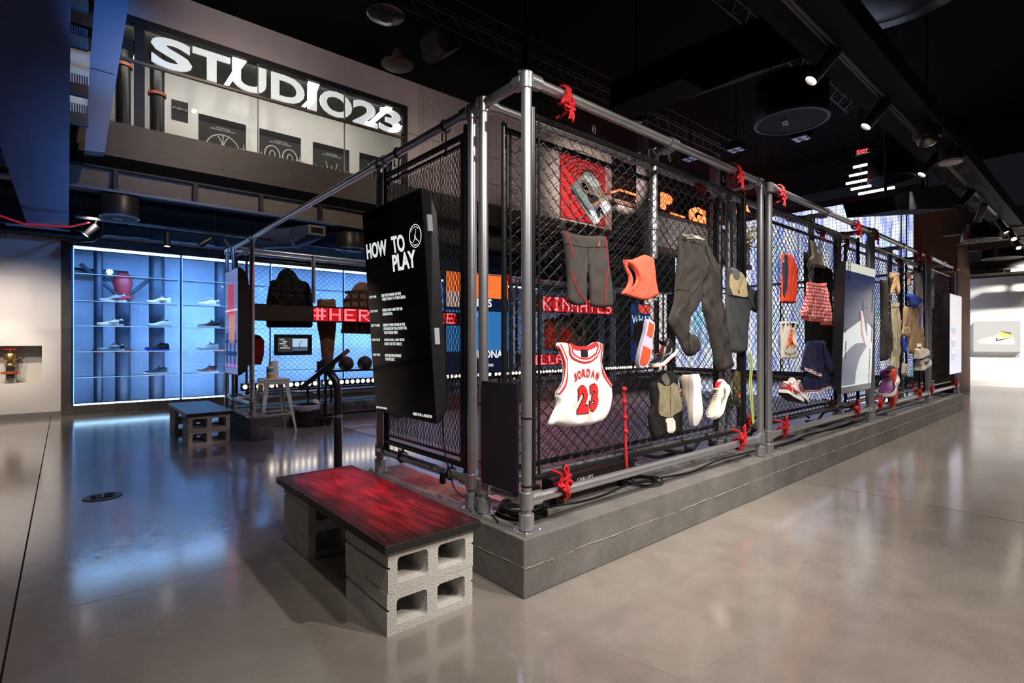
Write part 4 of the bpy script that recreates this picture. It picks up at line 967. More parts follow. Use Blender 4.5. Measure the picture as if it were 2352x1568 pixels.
t = thing('paper_towel_roll', 'white paper towel roll standing on the white stool', 'paper roll'); MB().lathe([(.058, 0), (.06, .004), (.06, .225), (.056, .23), (.02, .23), (.02, .2)], 24, (sx+.02, sy+.06, .712)).build('roll', mat('tissue', rgb(226, 216, 216), .9), t, True); base_at(t)
t = thing('wipes_canister', 'white canister with blue and yellow label on the stool', 'canister'); c = (sx-.06, sy-.06, .712)
MB().lathe([(.04, 0), (.042, .003), (.042, .15), (.03, .165)], 20, c).build('body', mat('can_white', rgb(215, 218, 220), .4), t, True); MB().lathe([(.0425, .09), (.043, .09), (.043, .135), (.0425, .135)], 20, c).build('blue_band', mat('can_blue', rgb(60, 140, 180), .4), t, True); MB().lathe([(.0425, .012), (.043, .012), (.043, .055), (.0425, .055)], 20, c).build('yellow_band', mat('can_yellow', rgb(215, 160, 50), .4), t, True); base_at(t)
# ------------------------------------------------------------------ waste bin
bc = P(693, 968, Z=0); bc = Vector((1.0, 5.74, 0)); t = thing('waste_bin', 'dark round waste bin with clear liner next to the stool', 'bin')
MB().lathe([(.13, 0), (.14, .004), (.17, .30), (.165, .30), (.13, .02)], 24, bc).build('bin', mat('bin_black', rgb(30, 26, 30), .5), t, True)
rnd = random.Random(3); n = 30; mb = MB(); vs = []
for j, (r0, z) in enumerate(((.168, .24), (.176, .27), (.178, .305), (.170, .31))):
    for k in range(n): an = 2*math.pi*k/n; rr = r0 + rnd.uniform(-.004, .004); vs.append((bc.x + rr*math.cos(an), bc.y + rr*math.sin(an), z + (rnd.uniform(-.02, .01) if j == 0 else 0)))
mb.add(vs, [(j*n+k, j*n+(k+1) % n, (j+1)*n+(k+1) % n, (j+1)*n+k) for j in range(3) for k in range(n)]); mb.build('liner', mat('liner_film', rgb(190, 190, 205), .15, spec=.8), t, True)
c = bc + Vector((.1, -.08, .32)); MB().add([c, c + Vector((.04, .02, .05)), c + Vector((-.03, .01, .07)), c + Vector((-.05, 0, .03)), c + Vector((.05, -.02, .0)), c + Vector((0, .03, .03))], [(0,1,2), (0,2,3), (0,4,1), (1,4,5), (2,1,5), (3,2,5), (0,3,5), (0,5,4)]).build('tissue', MATS['tissue'], t); base_at(t)
# ------------------------------------------------------------------ ball rack
rc = Vector((1.16, 5.74, 0)); t = thing('ball_rack', 'black wheeled ball rack in front of the rear fence', 'rack'); RX1 = rc.x + 1.35
for x in (rc.x, rc.x+.1, RX1): MB().box(x-.018, x+.018, rc.y-.018, rc.y+.018, .1, .92).build('upright', M_BLKMET, t)
for y in (-.07, .07): MB().box(rc.x-.02, RX1, rc.y+y-.01, rc.y+y+.01, .76, .785).build('ball_rail', M_BLKMET, t)
MB().box(rc.x-.02, RX1, rc.y-.02, rc.y+.02, .12, .15).build('lower_rail', M_BLKMET, t)
for x in (rc.x+.03, RX1-.05):
    MB().box(x-.12, x+.14, rc.y-.16, rc.y+.16, .085, .115).build('caster_plate', M_BLKMET, t)
    for yy in (-.13, .13): MB().cyl((x+.06, rc.y+yy-.015, .045), (x+.06, rc.y+yy+.015, .045), .045, 14).build('caster', M_BLKMET, t, True)
base_at(t)
M_BALL = mat('ball_black', (.012, .01, .01), .55, bump=(220, .4))
for k, (x, y_) in enumerate(((752, 842), (795, 841), (838, 839))):
    q = P(x, y_, Y=rc.y); t = thing('basketball', 'dark basketball on the rack, %s' % ['left one behind the tablet', 'middle one', 'right one beside the tall screen'][k], 'ball', 'basketballs on the rack'); r = .112; q.z = .785 + r - .025
    MB().ball(q, r, 24, 16).build('ball', M_BALL, t, True); mb = MB(); n = 24
    for (a, b) in ((Vector((1,0,0)), Vector((0,0,1))), (Vector((0,1,0)), Vector((0,0,1))), (Vector((1,0,0)), Vector((0,1,0)))):
        mb.tube([q + (a*math.cos(2*math.pi*i/n) + b*math.sin(2*math.pi*i/n))*r for i in range(n)], .0025, 4, closed=True)
    mb.build('seams', mat('seam', (.05, .04, .04), .6), t); base_at(t)
# ------------------------------------------------------------------ red dot-matrix signs on the rear fence
F57 = {'#': '0a1f0a1f0a', 'H': None}
FONT = {'#': ['01010','11111','01010','01010','11111','01010','01010'], 'H': ['10001','10001','10001','11111','10001','10001','10001'], 'E': ['11111','10000','10000','11110','10000','10000','11111'],
 'R': ['11110','10001','10001','11110','10100','10010','10001'], 'F': ['11111','10000','10000','11110','10000','10000','10000'], 'O': ['01110','10001','10001','10001','10001','10001','01110'], 'A': ['01110','10001','10001','11111','10001','10001','10001'],
 'S': ['01111','10000','10000','01110','00001','00001','11110'], 'N': ['10001','11001','10101','10011','10001','10001','10001'], 'K': ['10001','10010','10100','11000','10100','10010','10001'], 'I': ['01110','00100','00100','00100','00100','00100','01110'],
 'M': ['10001','11011','10101','10101','10001','10001','10001'], 'T': ['11111','00100','00100','00100','00100','00100','00100'], 'V': ['10001','10001','10001','10001','10001','01010','00100'], 'L': ['10000','10000','10000','10000','10000','10000','11111']}
def dot_mat():
    m = bpy.data.materials.new('unlit_led_dots'); m.use_nodes = True; nt = m.node_tree; b = nt.nodes['Principled BSDF']; L = nt.links
    tc = nt.nodes.new('ShaderNodeTexCoord'); sp = nt.nodes.new('ShaderNodeSeparateXYZ'); L.new(tc.outputs['Object'], sp.inputs[0]); outs = []
    for k in (0, 2):
        a = nt.nodes.new('ShaderNodeMath'); a.operation = 'MULTIPLY'; a.inputs[1].default_value = 2*math.pi/.0164; L.new(sp.outputs[k], a.inputs[0]); s = nt.nodes.new('ShaderNodeMath'); s.operation = 'SINE'; L.new(a.outputs[0], s.inputs[0]); outs.append(s)
    mn = nt.nodes.new('ShaderNodeMath'); mn.operation = 'MINIMUM'; L.new(outs[0].outputs[0], mn.inputs[0]); L.new(outs[1].outputs[0], mn.inputs[1])
    cr = nt.nodes.new('ShaderNodeValToRGB'); cr.color_ramp.elements[0].position = .1; cr.color_ramp.elements[1].position = .25; cr.color_ramp.elements[0].color = (.01, .006, .006, 1); cr.color_ramp.elements[1].color = (.22, .13, .11, 1); L.new(mn.outputs[0], cr.inputs[0]); L.new(cr.outputs[0], b.inputs['Base Color']); b.inputs['Roughness'].default_value = .5; return m
M_DOTS = dot_mat(); M_LED = glow('led_red', (1.0, .07, .08), 9.0); M_LEDB = glow('led_red_halo', (1.0, .02, .03), .55)
def dot_sign(label, text, x0, x1, z0, z1, y, tx, pitch=None):
    t = thing('led_sign', label, 'LED sign'); H = z1-z0
    MB().box(x0, x1, y, y+.06, z0, z1).build('case', M_SHELL, t); MB().box(x0+.02, x1-.02, y-.002, y, z0+.015, z1-.015).build('dot_matrix', M_DOTS, t)
    px_ = (H-.04)/15.0; mb = MB(); hb = MB(); cw = pitch or px_*13
    for i, ch in enumerate(text):
        g = FONT[ch]; ox = tx + i*cw
        if ox + cw > x1: break
        for r in range(7):
            for c in range(5):
                if g[r][c] == '1':
                    for a in (0, 1):
                        for b in (0, 1):
                            x = ox + (c*2+a)*px_*(cw/(px_*13)); z = z1 - .03 - (r*2+b)*px_; mb.box(x-px_*.36, x+px_*.36, y-.006, y-.002, z-px_*.36, z+px_*.36)
        hb.box(ox - px_, ox + cw - px_*2.2, y-.0035, y-.002, z0+.02, z1-.02)
    stuff(mb.build('lit_dots', M_LED, t)); 
    for i in range(0): pass
    stuff(hb.build('lit_field', M_LEDB, t)); return base_at(t)
YL_ = 5.98
za, zb = P(593, 736, Y=YL_).z, P(593, 697, Y=YL_).z
tx0 = P(722, 712, Y=YL_).x; txE = P(1026, 712, Y=YL_).x
dot_sign('long red dot-matrix sign scrolling #HERE on the rear fence', '#HEREFORAREASON', .18, P(1057, 712, Y=YL_).x, za, zb, YL_, tx0, (txE-tx0)/10)
zk0, zk1 = P(1320, 720, Y=YL_).z, P(1320, 684, Y=YL_).z
dot_sign('upper red dot-matrix sign right of the corner posts', 'KINMATES', P(1228, 700, Y=YL_).x, P(1420, 700, Y=YL_).x, zk0, zk1, YL_, P(1248, 700, Y=YL_).x, (P(1400, 700, Y=YL_).x - P(1248, 700, Y=YL_).x)/7.5)
zk0, zk1 = P(1250, 840, Y=YL_).z, P(1250, 812, Y=YL_).z
dot_sign('lower red dot-matrix sign left of the white jersey', 'VILLA', P(1190, 826, Y=YL_).x, P(1300, 826, Y=YL_).x, zk0, zk1, YL_, P(1206, 826, Y=YL_).x, (P(1290, 826, Y=YL_).x - P(1206, 826, Y=YL_).x)/4.7)
# ------------------------------------------------------------------ light bars on the rear plinth
M_LENS = glow('warm_lens', (1.0, .82, .58), 9.0)
for k in range(9):
    x0 = .2 + k*1.1; t = thing('light_bar', 'bar of round warm lamps at the foot of the rear fence, %s from the entrance' % ORD[k], 'light bar', 'light bars along the rear fence')
    MB().box(x0, x0+1.04, 5.975, 6.035, .53, .63).build('housing', M_BLKMET, t)
    for j in range(12): MB().lathe([(.027, -.006), (.03, .0)], 12, (x0 + .045 + j*.0865, 5.972, .585), (0, -1, 0)).build('lens', M_LENS, t)
    for x in (x0+.15, x0+.9): MB().box(x-.012, x+.012, 5.99, 6.02, PT, .53).build('bracket', M_BLKMET, t)
    base_at(t)
# ------------------------------------------------------------------ small framed tablet on the rear fence
t = thing('wall_tablet', 'small landscape tablet in a black frame on the rear fence', 'tablet'); q0 = P(631, 816, Y=5.95); q1 = P(717, 768, Y=5.95)
MB().box(q0.x, q1.x, 5.95, 5.99, q0.z, q1.z).build('frame', M_SHELL, t, bevel=.006); w_, h_ = q1.x-q0.x, q1.z-q0.z
MB().box(q0.x+w_*.08, q0.x+w_*.46, 5.946, 5.95, q0.z+h_*.16, q0.z+h_*.84).build('screen_dark', mat('tab_dark', (.02, .02, .02), .1, emit=(.3, .28, .26), es=.12), t)
MB().box(q0.x+w_*.46, q0.x+w_*.87, 5.946, 5.95, q0.z+h_*.2, q0.z+h_*.8).build('screen_picture', mat('tab_picture', (.02, .02, .02), .1, emit=(.45, .62, .85), es=.95), t)
MB().box(q0.x+w_*.46, q0.x+w_*.87, 5.944, 5.946, q0.z+h_*.2, q0.z+h_*.4).build('screen_ground', mat('tab_ground', (.02, .02, .02), .1, emit=(.08, .13, .22), es=.8), t)
MB().tube([(q0.x+w_*.64, 5.943, q0.z+h_*.36), (q0.x+w_*.65, 5.943, q0.z+h_*.56), (q0.x+w_*.71, 5.943, q0.z+h_*.68)], .004, 5).build('screen_figure', M_BLACK, t)
mb = MB()
for i, (s, dx) in enumerate((('CLICK', .12), ('HERE', .2), ('BEFORE', .12), ('YOUR', .2), ('EXPERIENCE', .14))): text_h(mb, s, (q0.x+w_*dx, 5.944, q0.z+h_*(.72-.1*i)), (1, 0, 0), (0, 0, 1), h_*.06, (0, -.001, 0), .02)
mb.build('screen_text', M_TXT, t); base_at(t)
# ------------------------------------------------------------------ portrait screen on the far side of the entrance
t = thing('display_screen', 'portrait poster screen with a curved red-lit back on the far entrance post', 'screen')
ya, yb, za, zb = 4.85, 5.47, .81, 2.07; X0 = -.1
MB().prism([(X0, ya, za), (X0+.02, ya, za), (X0+.10, ya, za+.06), (X0+.13, ya, za+.3), (X0+.13, ya, zb-.3), (X0+.10, ya, zb-.06), (X0+.02, ya, zb), (X0, ya, zb)], (0, yb-ya, 0)).build('housing', M_SHELL, t)
MB().box(X0-.003, X0, ya+.012, yb-.012, za+.012, zb-.012).build('panel', mat('poster_lilac', rgb(30, 40, 60), .08, emit=rgb(120, 135, 190), es=.75), t)
for (a, b, c, d, cc) in ((.02, .6, .98, .62, (225, 215, 225)), (.25, .55, .72, .86, (200, 60, 80)), (.35, .3, .8, .58, (215, 140, 120)), (.1, .06, .25, .4, (30, 70, 130)), (.4, .06, .52, .4, (30, 70, 130)), (.7, .06, .84, .4, (30, 70, 130)), (.05, .18, .95, .22, (20, 50, 110)), (.05, .3, .95, .33, (20, 50, 110)), (.02, .07, .98, .1, (190, 130, 200))):
    y0_, y1_ = yb - (yb-ya)*a, yb - (yb-ya)*c; MB().box(X0-.0045, X0-.003, min(y0_, y1_), max(y0_, y1_), za + (zb-za)*b, za + (zb-za)*d if d > b else za + (zb-za)*b + .05).build('picture_patch', mat('pic_%d_%d_%d' % cc, (.02, .02, .02), .2, emit=rgb(*cc), es=.8), t)
spot('red_stage_light', (.9, 4.3, 2.3), (X0+.1, 5.0, 1.5), 10, RED, 60, .5); MB().box(X0+.13, .1, 5.1, 5.15, 1.3, 1.5).build('arm', M_BLACK, t); base_at(t)
# ------------------------------------------------------------------ lit advertising screens behind the rear fence
t = thing('display_screen', 'tall lit screen with orange, navy and blue fields on the rear fence', 'screen'); Y_ = 6.02
def R(a, b, c, d, m, name, dy=0.0): q0, q1 = P(a, d, Y=Y_), P(c, b, Y=Y_); return MB().box(q0.x, q1.x, Y_-dy, Y_-dy+.003, min(q0.z, q1.z), max(q0.z, q1.z)).build(name, m, t)
x0 = P(1022, 700, Y=Y_).x; x1 = P(1168, 700, Y=Y_).x; zt_ = P(1100, 630, Y=Y_).z; zb_ = P(1100, 862, Y=Y_).z
MB().box(x0, x1, Y_+.004, Y_+.06, zb_, zt_).build('housing', M_SHELL, t)
M_OR = glow('ad_orange', (1.0, .20, .04), 1.0); M_NV = glow('ad_navy', (.006, .01, .03), 1.0); M_BL = glow('ad_blue', (.03, .17, .42), 1.0); M_PK = glow('ad_pink', (.75, .52, .46), .8)
zz = [zt_, P(1100, 683, Y=Y_).z, P(1100, 714, Y=Y_).z, P(1100, 806, Y=Y_).z, zb_]
for i, m in enumerate((M_OR, M_NV, M_BL, M_NV)): MB().box(x0+.03, x1-.02, Y_, Y_+.004, zz[i+1], zz[i]).build('field', m, t)
MB().box(x0+.03, x0+.32, Y_-.002, Y_, zz[1]-.2, zz[0]-.35).build('pale_patch', M_PK, t); MB().box(x0+.35, x0+.5, Y_-.002, Y_, zz[1], zz[0]-.1).build('dark_patch', M_NV, t)
mb = MB(); text_h(mb, 'STRIPES', (x0+.35, Y_-.002, zz[2]+.08), (1,0,0), (0,0,1), .16, (0, -.002, 0), .03); text_h(mb, 'OUR DNA.', (x0+.42, Y_-.002, zz[4]+.32), (1,0,0), (0,0,1), .15, (0, -.002, 0), .03); text_h(mb, 'FIND MORE', (x0+.75, Y_-.002, zz[4]+.16), (1,0,0), (0,0,1), .05, (0, -.002, 0), .02); mb.build('lettering', glow('ad_white', (.9, .95, 1), .9), t)
MB().tube([(x0+.5, Y_-.003, zz[3]+.15), (x0+.62, Y_-.003, zz[3]+.5), (x0+.7, Y_-.003, zz[3]+.7)], .03, 6).build('figure', glow('ad_cyan', (.2, .55, .8), 1.0), t); base_at(t)
t = thing('display_screen', 'lit navy screen with white lettering behind the hanging shoes', 'screen')
x0, x1 = P(1448, 700, Y=Y_).x, P(1494, 700, Y=Y_).x; zt_, zb_ = P(1470, 697, Y=Y_).z, P(1470, 830, Y=Y_).z
MB().box(x0, x1, Y_+.004, Y_+.06, zb_, zt_).build('housing', M_SHELL, t); MB().box(x0+.02, x1-.02, Y_, Y_+.004, zb_+.02, zt_-.02).build('field', glow('ad_deepblue', (.01, .03, .14), 1.0), t)
MB().box(x0+.35, x1-.03, Y_-.002, Y_, zt_-.24, zt_-.03).build('red_block', glow('ad_red', (.9, .08, .06), 1.0), t)
mb = MB(); text_h(mb, 'WHAT', (x0+.05, Y_-.002, zt_-.5), (1,0,0), (0,0,1), .2, (0, -.002, 0), .03); text_h(mb, 'TUNES', (x0+.18, Y_-.002, zt_-.85), (1,0,0), (0,0,1), .2, (0, -.002, 0), .03); mb.build('lettering', glow('ad_paleblue', (.55, .8, 1), .9), t); base_at(t)
t = thing('lit_panel', 'bright white backlit panel with a dark red upright behind the mesh', 'lightbox'); x0, x1 = P(1497, 700, Y=Y_).x, P(1546, 700, Y=Y_).x
MB().box(x0, x1, Y_+.2, Y_+.23, P(1520, 852, Y=Y_).z, P(1520, 672, Y=Y_).z).build('panel', glow('panel_white', (.95, .9, .85), .85), t); xm = (x0+x1)/2; MB().box(xm-.12, xm+.03, Y_+.16, Y_+.2, .3, 2.3).build('upright', mat('upright_red', rgb(110, 50, 48), .6), t); base_at(t)
# ------------------------------------------------------------------ show valve in the wall niche
q = P(24, 880, Y=9.52); t = thing('show_valve', 'brass gate valve with red hand wheel displayed in the wall niche', 'valve'); c = (q.x, 9.52, .555); k_ = .64
def vl(prof): return MB().lathe([(r*k_, h) for r, h in prof], 20, c)
vl([(.1, 0), (.1, .03), (.085, .04), (.085, .055), (.1, .06), (.1, .075), (.085, .08)]).build('chrome_base', M_BOLT, t, True)
vl([(.085, .08), (.085, .26), (.07, .27)]).build('black_pipe', mat('valve_pipe', (.02, .02, .02), .35), t, True)
vl([(.09, .14), (.125, .145), (.125, .18), (.09, .185)]).box(q.x-.11, q.x+.11, 9.5, 9.54, .70, .73).build('orange_clamp', MATS['clamp_orange'], t, True)
vl([(.09, .26), (.1, .27), (.1, .29), (.075, .31), (.085, .35), (.125, .37), (.13, .44), (.1, .47), (.05, .48), (.03, .50), (.025, .53)]).build('brass_body', mat('brass', rgb(190, 160, 100), .3, .9), t, True)
mb = MB(); n = 20; mb.tube([(q.x + .095*math.cos(2*math.pi*k/n), 9.52 + .095*math.sin(2*math.pi*k/n), 1.085) for k in range(n)], .009, 6, closed=True)
for k in range(4): an = k*math.pi/2; mb.cyl((q.x, 9.52, 1.08), (q.x + .095*math.cos(an), 9.52 + .095*math.sin(an), 1.085), .007, 6)
mb.build('hand_wheel', mat('wheel_red', rgb(200, 40, 40), .4), t, True); base_at(t)
# ------------------------------------------------------------------ sneakers
def fab(name, r, g, b, rough=.85, bump=(180, .12), var=(25, .05)): return mat('cloth_' + name, rgb(r, g, b), rough, bump=bump, var=var, spec=.25)
def lea(name, r, g, b, rough=.45): return mat('shoe_' + name, rgb(r, g, b), rough, bump=(90, .08))
ST = [(0, .026, .085), (.04, .034, .098), (.10, .038, .104), (.18, .038, .100), (.26, .037, .094), (.34, .038, .104), (.42, .041, .098), (.50, .045, .084), (.58, .048, .072), (.66, .051, .062), (.74, .052, .055), (.82, .050, .050), (.90, .043, .046), (.96, .030, .040), (1.0, .012, .030)]
def shoe(label, M, c, L=.30, high=0.0, group=None, name='sneaker', sole_patches=None, grp=None):
    """sneaker with its heel at the local origin and its toe along +x"""
    t = thing(name, label, 'sneaker', grp); t.matrix_world = M; k = L/.30; Z0 = .030
    def spring(s): return .016*max(0, (s-.72)/.28)**2 + .004*max(0, (.12-s)/.12)
    n = 13
    def rings(off=0.0, s0=0.0, s1=1.0, top=1.0):
        vs = []; m = 0
        for (s, w_, h) in ST:
            if s < s0-1e-6 or s > s1+1e-6: continue
            if s < .36: h = h + high*max(0, 1-abs(s-.12)/.30)
            m += 1
            for j in range(n):
                a = math.pi*j/(n-1); cy, sy = math.cos(a), math.sin(a); y = (w_+off)*math.copysign(abs(cy)**.75, cy)*(1-.28*sy*(h/.1)*.6); z = Z0-.006 + spring(s) + (h-Z0+.006+off)*(sy**.85)*top
                vs.append((s*.30, y, z))
        fs = [(i*n+j, i*n+j+1, (i+1)*n+j+1, (i+1)*n+j) for i in range(m-1) for j in range(n-1)] + [tuple(range(n)), tuple(reversed(range((m-1)*n, m*n)))]
        return vs, fs
    def put(mb, nm, m): 
        mb.v = [(a*k, b*k, cc*k) for a, b, cc in mb.v]; return mb.build(nm, m, t, True, 50)
    put(MB().add(*rings()), 'upper', c['upper'])
    def slab(z0, z1, off, nm, m, s0=0, s1=1, flare=0.0):
        S = [x for x in ST if s0 <= x[0] <= s1]; q = len(S); vs = []
        for (zz, o) in ((z0, off), (z1, off-flare)):
            for (s, w_, h) in S: vs.append((s*.30 + (.006 if s == 1 else -.006 if s == 0 else 0), w_+o, zz + spring(s)))
            for (s, w_, h) in reversed(S): vs.append((s*.30 + (.006 if s == 1 else -.006 if s == 0 else 0), -(w_+o), zz + spring(s)))
        m2 = 2*q; fs = [(i, (i+1) % m2, (i+1) % m2 + m2, i + m2) for i in range(m2)]
        for lay in (0, m2):
            for i in range(q-1):
                f = (lay+i, lay+m2-1-i, lay+m2-2-i, lay+i+1); fs.append(f if lay else tuple(reversed(f)))
        return put(MB().add(vs, fs), nm, m)
    slab(.006, Z0, .006, 'midsole', c['sole'], flare=.003); slab(0, .007, .005, 'outsole', c.get('out', c['sole']))
    if sole_patches:
        slab(-.002, .001, -.006, 'tread_pad', sole_patches, .58, .96); slab(-.002, .001, -.008, 'tread_pad', sole_patches, .04, .34)
    put(MB().ball((.052, 0, .097 + high*.8), .03, 14, 8, (1.35, .78, .22)), 'lining', c['lining'])
    tg = MB(); tg.obox((.108, 0, .112 + high*.35), (.016, 0, .014 + high*.2), (0, .02, 0), (-.004, 0, .005)); put(tg, 'tongue', c.get('tongue', c['upper']))
    for i in range(5):
        x = .118 + i*.0135; z = .105 - i*.0088 + high*.25*(1-i/5); put(MB().tube([(x, -.02, z-.006), (x+.003, 0, z+.002), (x, .02, z-.006)], .0032, 5), 'lace', c['lace'])
    if 'toe' in c: put(MB().add(*rings(.0022, .80, 1.0, .96)), 'toe_cap', c['toe'])
    if 'heel' in c: put(MB().add(*rings(.0022, 0, .19, .93)), 'heel_counter', c['heel'])
    if 'mark' in c:
        for sgn in (-1, 1):
            pth = [(.060, .072), (.085, .052), (.115, .048), (.15, .060), (.185, .052)]; mb = MB()
            mb.tube([(x, sgn*(.0405 + .008*(x-.05)/.1 - .004*max(0, (z-.05)/.02)), z) for x, z in pth], [.003, .007, .0075, .005, .002], 6); put(mb, 'side_stripe', c['mark'])
    return t
def SM(p, ang=0, face='side', yaw=0):
    a = math.radians(ang); x = Vector((math.cos(a), 0, math.sin(a)))
    z = Vector((-math.sin(a), 0, math.cos(a))) if face == 'side' else Vector((0, 1, 0))
    if face == 'side' and abs(((ang % 360) + 360) % 360 - 180) < 90: z = -z
    y = z.cross(x); R_ = Matrix((x, y, z)).transposed()
    if yaw: R_ = Matrix.Rotation(math.radians(yaw), 3, 'Z') @ R_
    return Matrix.Translation(p) @ R_.to_4x4()
W_ = lea('white', 232, 230, 228); K_ = lea('black', 26, 25, 27, .3); RD = lea('red', 190, 40, 50); GY = lea('grey', 120, 120, 128); CR = lea('cream', 226, 214, 190); NV = lea('navy', 30, 36, 66); ORG = lea('orange', 236, 88, 54); MGT = lea('magenta', 190, 60, 110); PUR = lea('purple', 90, 36, 90); LIN = mat('shoe_lining', rgb(30, 28, 30), .9); ICE = lea('ice_sole', 210, 220, 230, .25)
SH = [('red and grey mid-top sneaker on the upper glass shelf, left pane', 263, 1.89, dict(upper=GY, sole=W_, out=RD, lining=LIN, lace=W_, heel=RD, toe=RD, mark=RD), .025),
      ('white low sneaker with pale pink sole on the upper glass shelf', 366, 1.89, dict(upper=W_, sole=W_, out=MGT, lining=LIN, lace=W_, mark=GY), .0),
      ('white low sneaker on the upper glass shelf of the right pane', 478, 1.89, dict(upper=W_, sole=W_, lining=LIN, lace=W_, heel=GY), .0),
      ('white and navy sneaker on the second shoe shelf, left', 257, 1.47, dict(upper=W_, sole=W_, out=K_, lining=LIN, lace=NV, heel=NV, mark=GY), .01),
      ('white sneaker with black striped lacing on the second shoe shelf', 367, 1.47, dict(upper=W_, sole=W_, out=K_, lining=LIN, lace=K_), .0),
      ('black sneaker with red sole in the right pane', 478, 1.47, dict(upper=K_, sole=W_, out=RD, lining=LIN, lace=K_, toe=K_), .005),
      ('white and dark sneaker on the third shoe shelf, left', 258, 1.04, dict(upper=W_, sole=W_, lining=LIN, lace=W_, heel=K_, mark=K_), .0),
      ('black sneaker with blue sole on the third shoe shelf', 362, 1.04, dict(upper=K_, sole=lea('blue', 40, 70, 190), lining=LIN, lace=K_), .01),
      ('all white sneaker on the third shoe shelf, right pane', 475, 1.04, dict(upper=W_, sole=W_, lining=LIN, lace=W_), .005),
      ('white and magenta sneaker with round badge on the lowest shelf', 360, .61, dict(upper=W_, sole=W_, out=MGT, lining=LIN, lace=W_, toe=MGT, heel=W_), .0),
      ('white and dark red sneaker on the lowest shelf, right pane', 474, .61, dict(upper=W_, sole=W_, lining=LIN, lace=W_, toe=RD, mark=RD), .0)]
for (lb, x, z, c, hi) in SH:
    q = P(x+26, 700, Y=YG+.2); shoe(lb, SM(Vector((q.x, YG+.2, z+.002)), 180, 'side'), c, .36, hi, grp='sneakers on the glass shelves')
# ------------------------------------------------------------------ clothes on the front mesh
YC = .132
M_CHAR = fab('charcoal', 62, 58, 56); M_PIP = fab('red_piping', 190, 30, 40); M_CORAL = fab('coral', 242, 100, 78); M_CARGO = fab('cargo', 50, 46, 44, .75, (60, .15)); M_DK = fab('black', 22, 21, 22)
t = thing('bike_shorts', 'charcoal bike shorts with red piping pinned high on the front mesh', 'shorts')
G = Cloth([(1288,527),(1312,536),(1340,541),(1391,542),(1397,570),(1397,600),(1402,640),(1408,704),(1384,707),(1356,704),(1354,640),(1350.5,606),(1347,640),(1346,700),(1322,702),(1304,694),(1303,640),(1300,600),(1296,565)], YC, .028, .05, .006, 9, 1)
G.build('body', M_CHAR, t); G.strip([(1297,529),(1302,560),(1309,592)], .004, 'piping', M_PIP, t); G.strip([(1306,624),(1315,657),(1330,680),(1343,699)], .004, 'piping', M_PIP, t); G.strip([(1386,543),(1388,570),(1392,606),(1385,660),(1386,702)], .004, 'piping', M_PIP, t)
G.strip([(1297,560),(1320,567),(1345,569),(1394,567)], .003, 'waist_seam', M_DK, t, .0015); G.strip([(1346,569),(1349,590),(1350,608)], .003, 'front_seam', M_DK, t, .0015)
mb = MB(); o = P(1372, 566, Y=YC-.033); jumpman(mb, o, (.032, 0, 0), (0, 0, .036), 0); mb.build('logo', M_CORAL, t); base_at(t)
t = thing('sports_bra', 'coral sports bra hung sideways on the front mesh', 'sports bra')
G = Cloth([(1430,597),(1452,596),(1481,584),(1501,593),(1505,644),(1512,678),(1481,691),(1455,683),(1426,675),(1440,657),(1446,639),(1437,619)], YC, .03, .05, .005, 11, 2, holes=[[(1437,606),(1451,611),(1461,630),(1462,646),(1449,664),(1453,646),(1450,630)]])
G.build('body', M_CORAL, t); G.strip([(1431,598),(1452,607),(1464,628),(1465,650),(1448,668)], .008, 'binding', fab('coral_dark', 214, 70, 56), t); mb = MB(); jumpman(mb, P(1476, 642, Y=YC-.034), (.03, 0, 0), (0, 0, .03), 0); mb.build('logo', fab('coral_logo', 190, 70, 60), t); base_at(t)
t = thing('cargo_trousers', 'charcoal cargo trousers spread across the front mesh', 'trousers')
G = Cloth([(1558,536),(1572,535),(1595,540),(1616,546),(1627,560),(1634,584),(1642,600),(1650,635),(1656,672),(1661,720),(1670,778),(1682,842),(1664,850),(1647,855),(1641,836),(1637,808),(1629,775),(1622,740),(1612,706),(1613,672),(1606,694),(1596,713),(1582,731),(1581,766),(1601,770),(1605,797),(1602,811),(1584,820),(1572,813),(1556,775),(1532,738),(1541,715),(1549,690),(1550,655),(1553,623),(1557,589)], YC, .04, .07, .016, 9, 3)
G.build('body', M_CARGO, t); G.patch([(1559,538),(1573,536),(1616,547),(1612,553),(1590,551),(1566,546)], 'inner_waistband', fab('waist_grey', 118, 112, 108), t); G.patch([(1587,542),(1604,545),(1604,552),(1587,549)], 'size_label', fab('label_grey', 160, 154, 148), t, .005, 0)
G.strip([(1562,548),(1585,556),(1610,562)], .012, 'waistband', M_CARGO, t, .004); G.strip([(1617,566),(1622,590),(1627,614)], .005, 'drawcord', M_DK, t, .005); G.strip([(1552,664),(1568,668),(1580,668)], .004, 'pocket_flap', M_DK, t, .003); G.strip([(1614,640),(1598,655),(1575,690),(1552,720)], .005, 'leg_seam', M_DK, t, .003); G.strip([(1622,600),(1616,640),(1613,668)], .004, 'fly_seam', M_DK, t, .002)
G.strip([(1650,665),(1655,720),(1664,790)], .004, 'leg_seam', M_DK, t, .002); G.strip([(1574,765),(1576,790),(1580,817)], .004, 'cuff_seam', M_DK, t, .002); base_at(t)
t = thing('utility_vest', 'slate short-sleeved jacket with beige yoke at the right edge of the first panel', 'jacket')
M_SLATE = fab('slate', 60, 62, 66, .7); M_BEIGE = fab('beige', 176, 162, 128)
G = Cloth([(1670,614),(1685,613),(1700,622),(1711,643),(1727,662),(1747,679),(1743,697),(1745,720),(1733,717),(1721,708),(1719,740),(1715,770),(1712,806),(1694,811),(1676,808),(1669,760),(1667,700),(1669,650)], YC, .04, .06, .008, 8, 4)
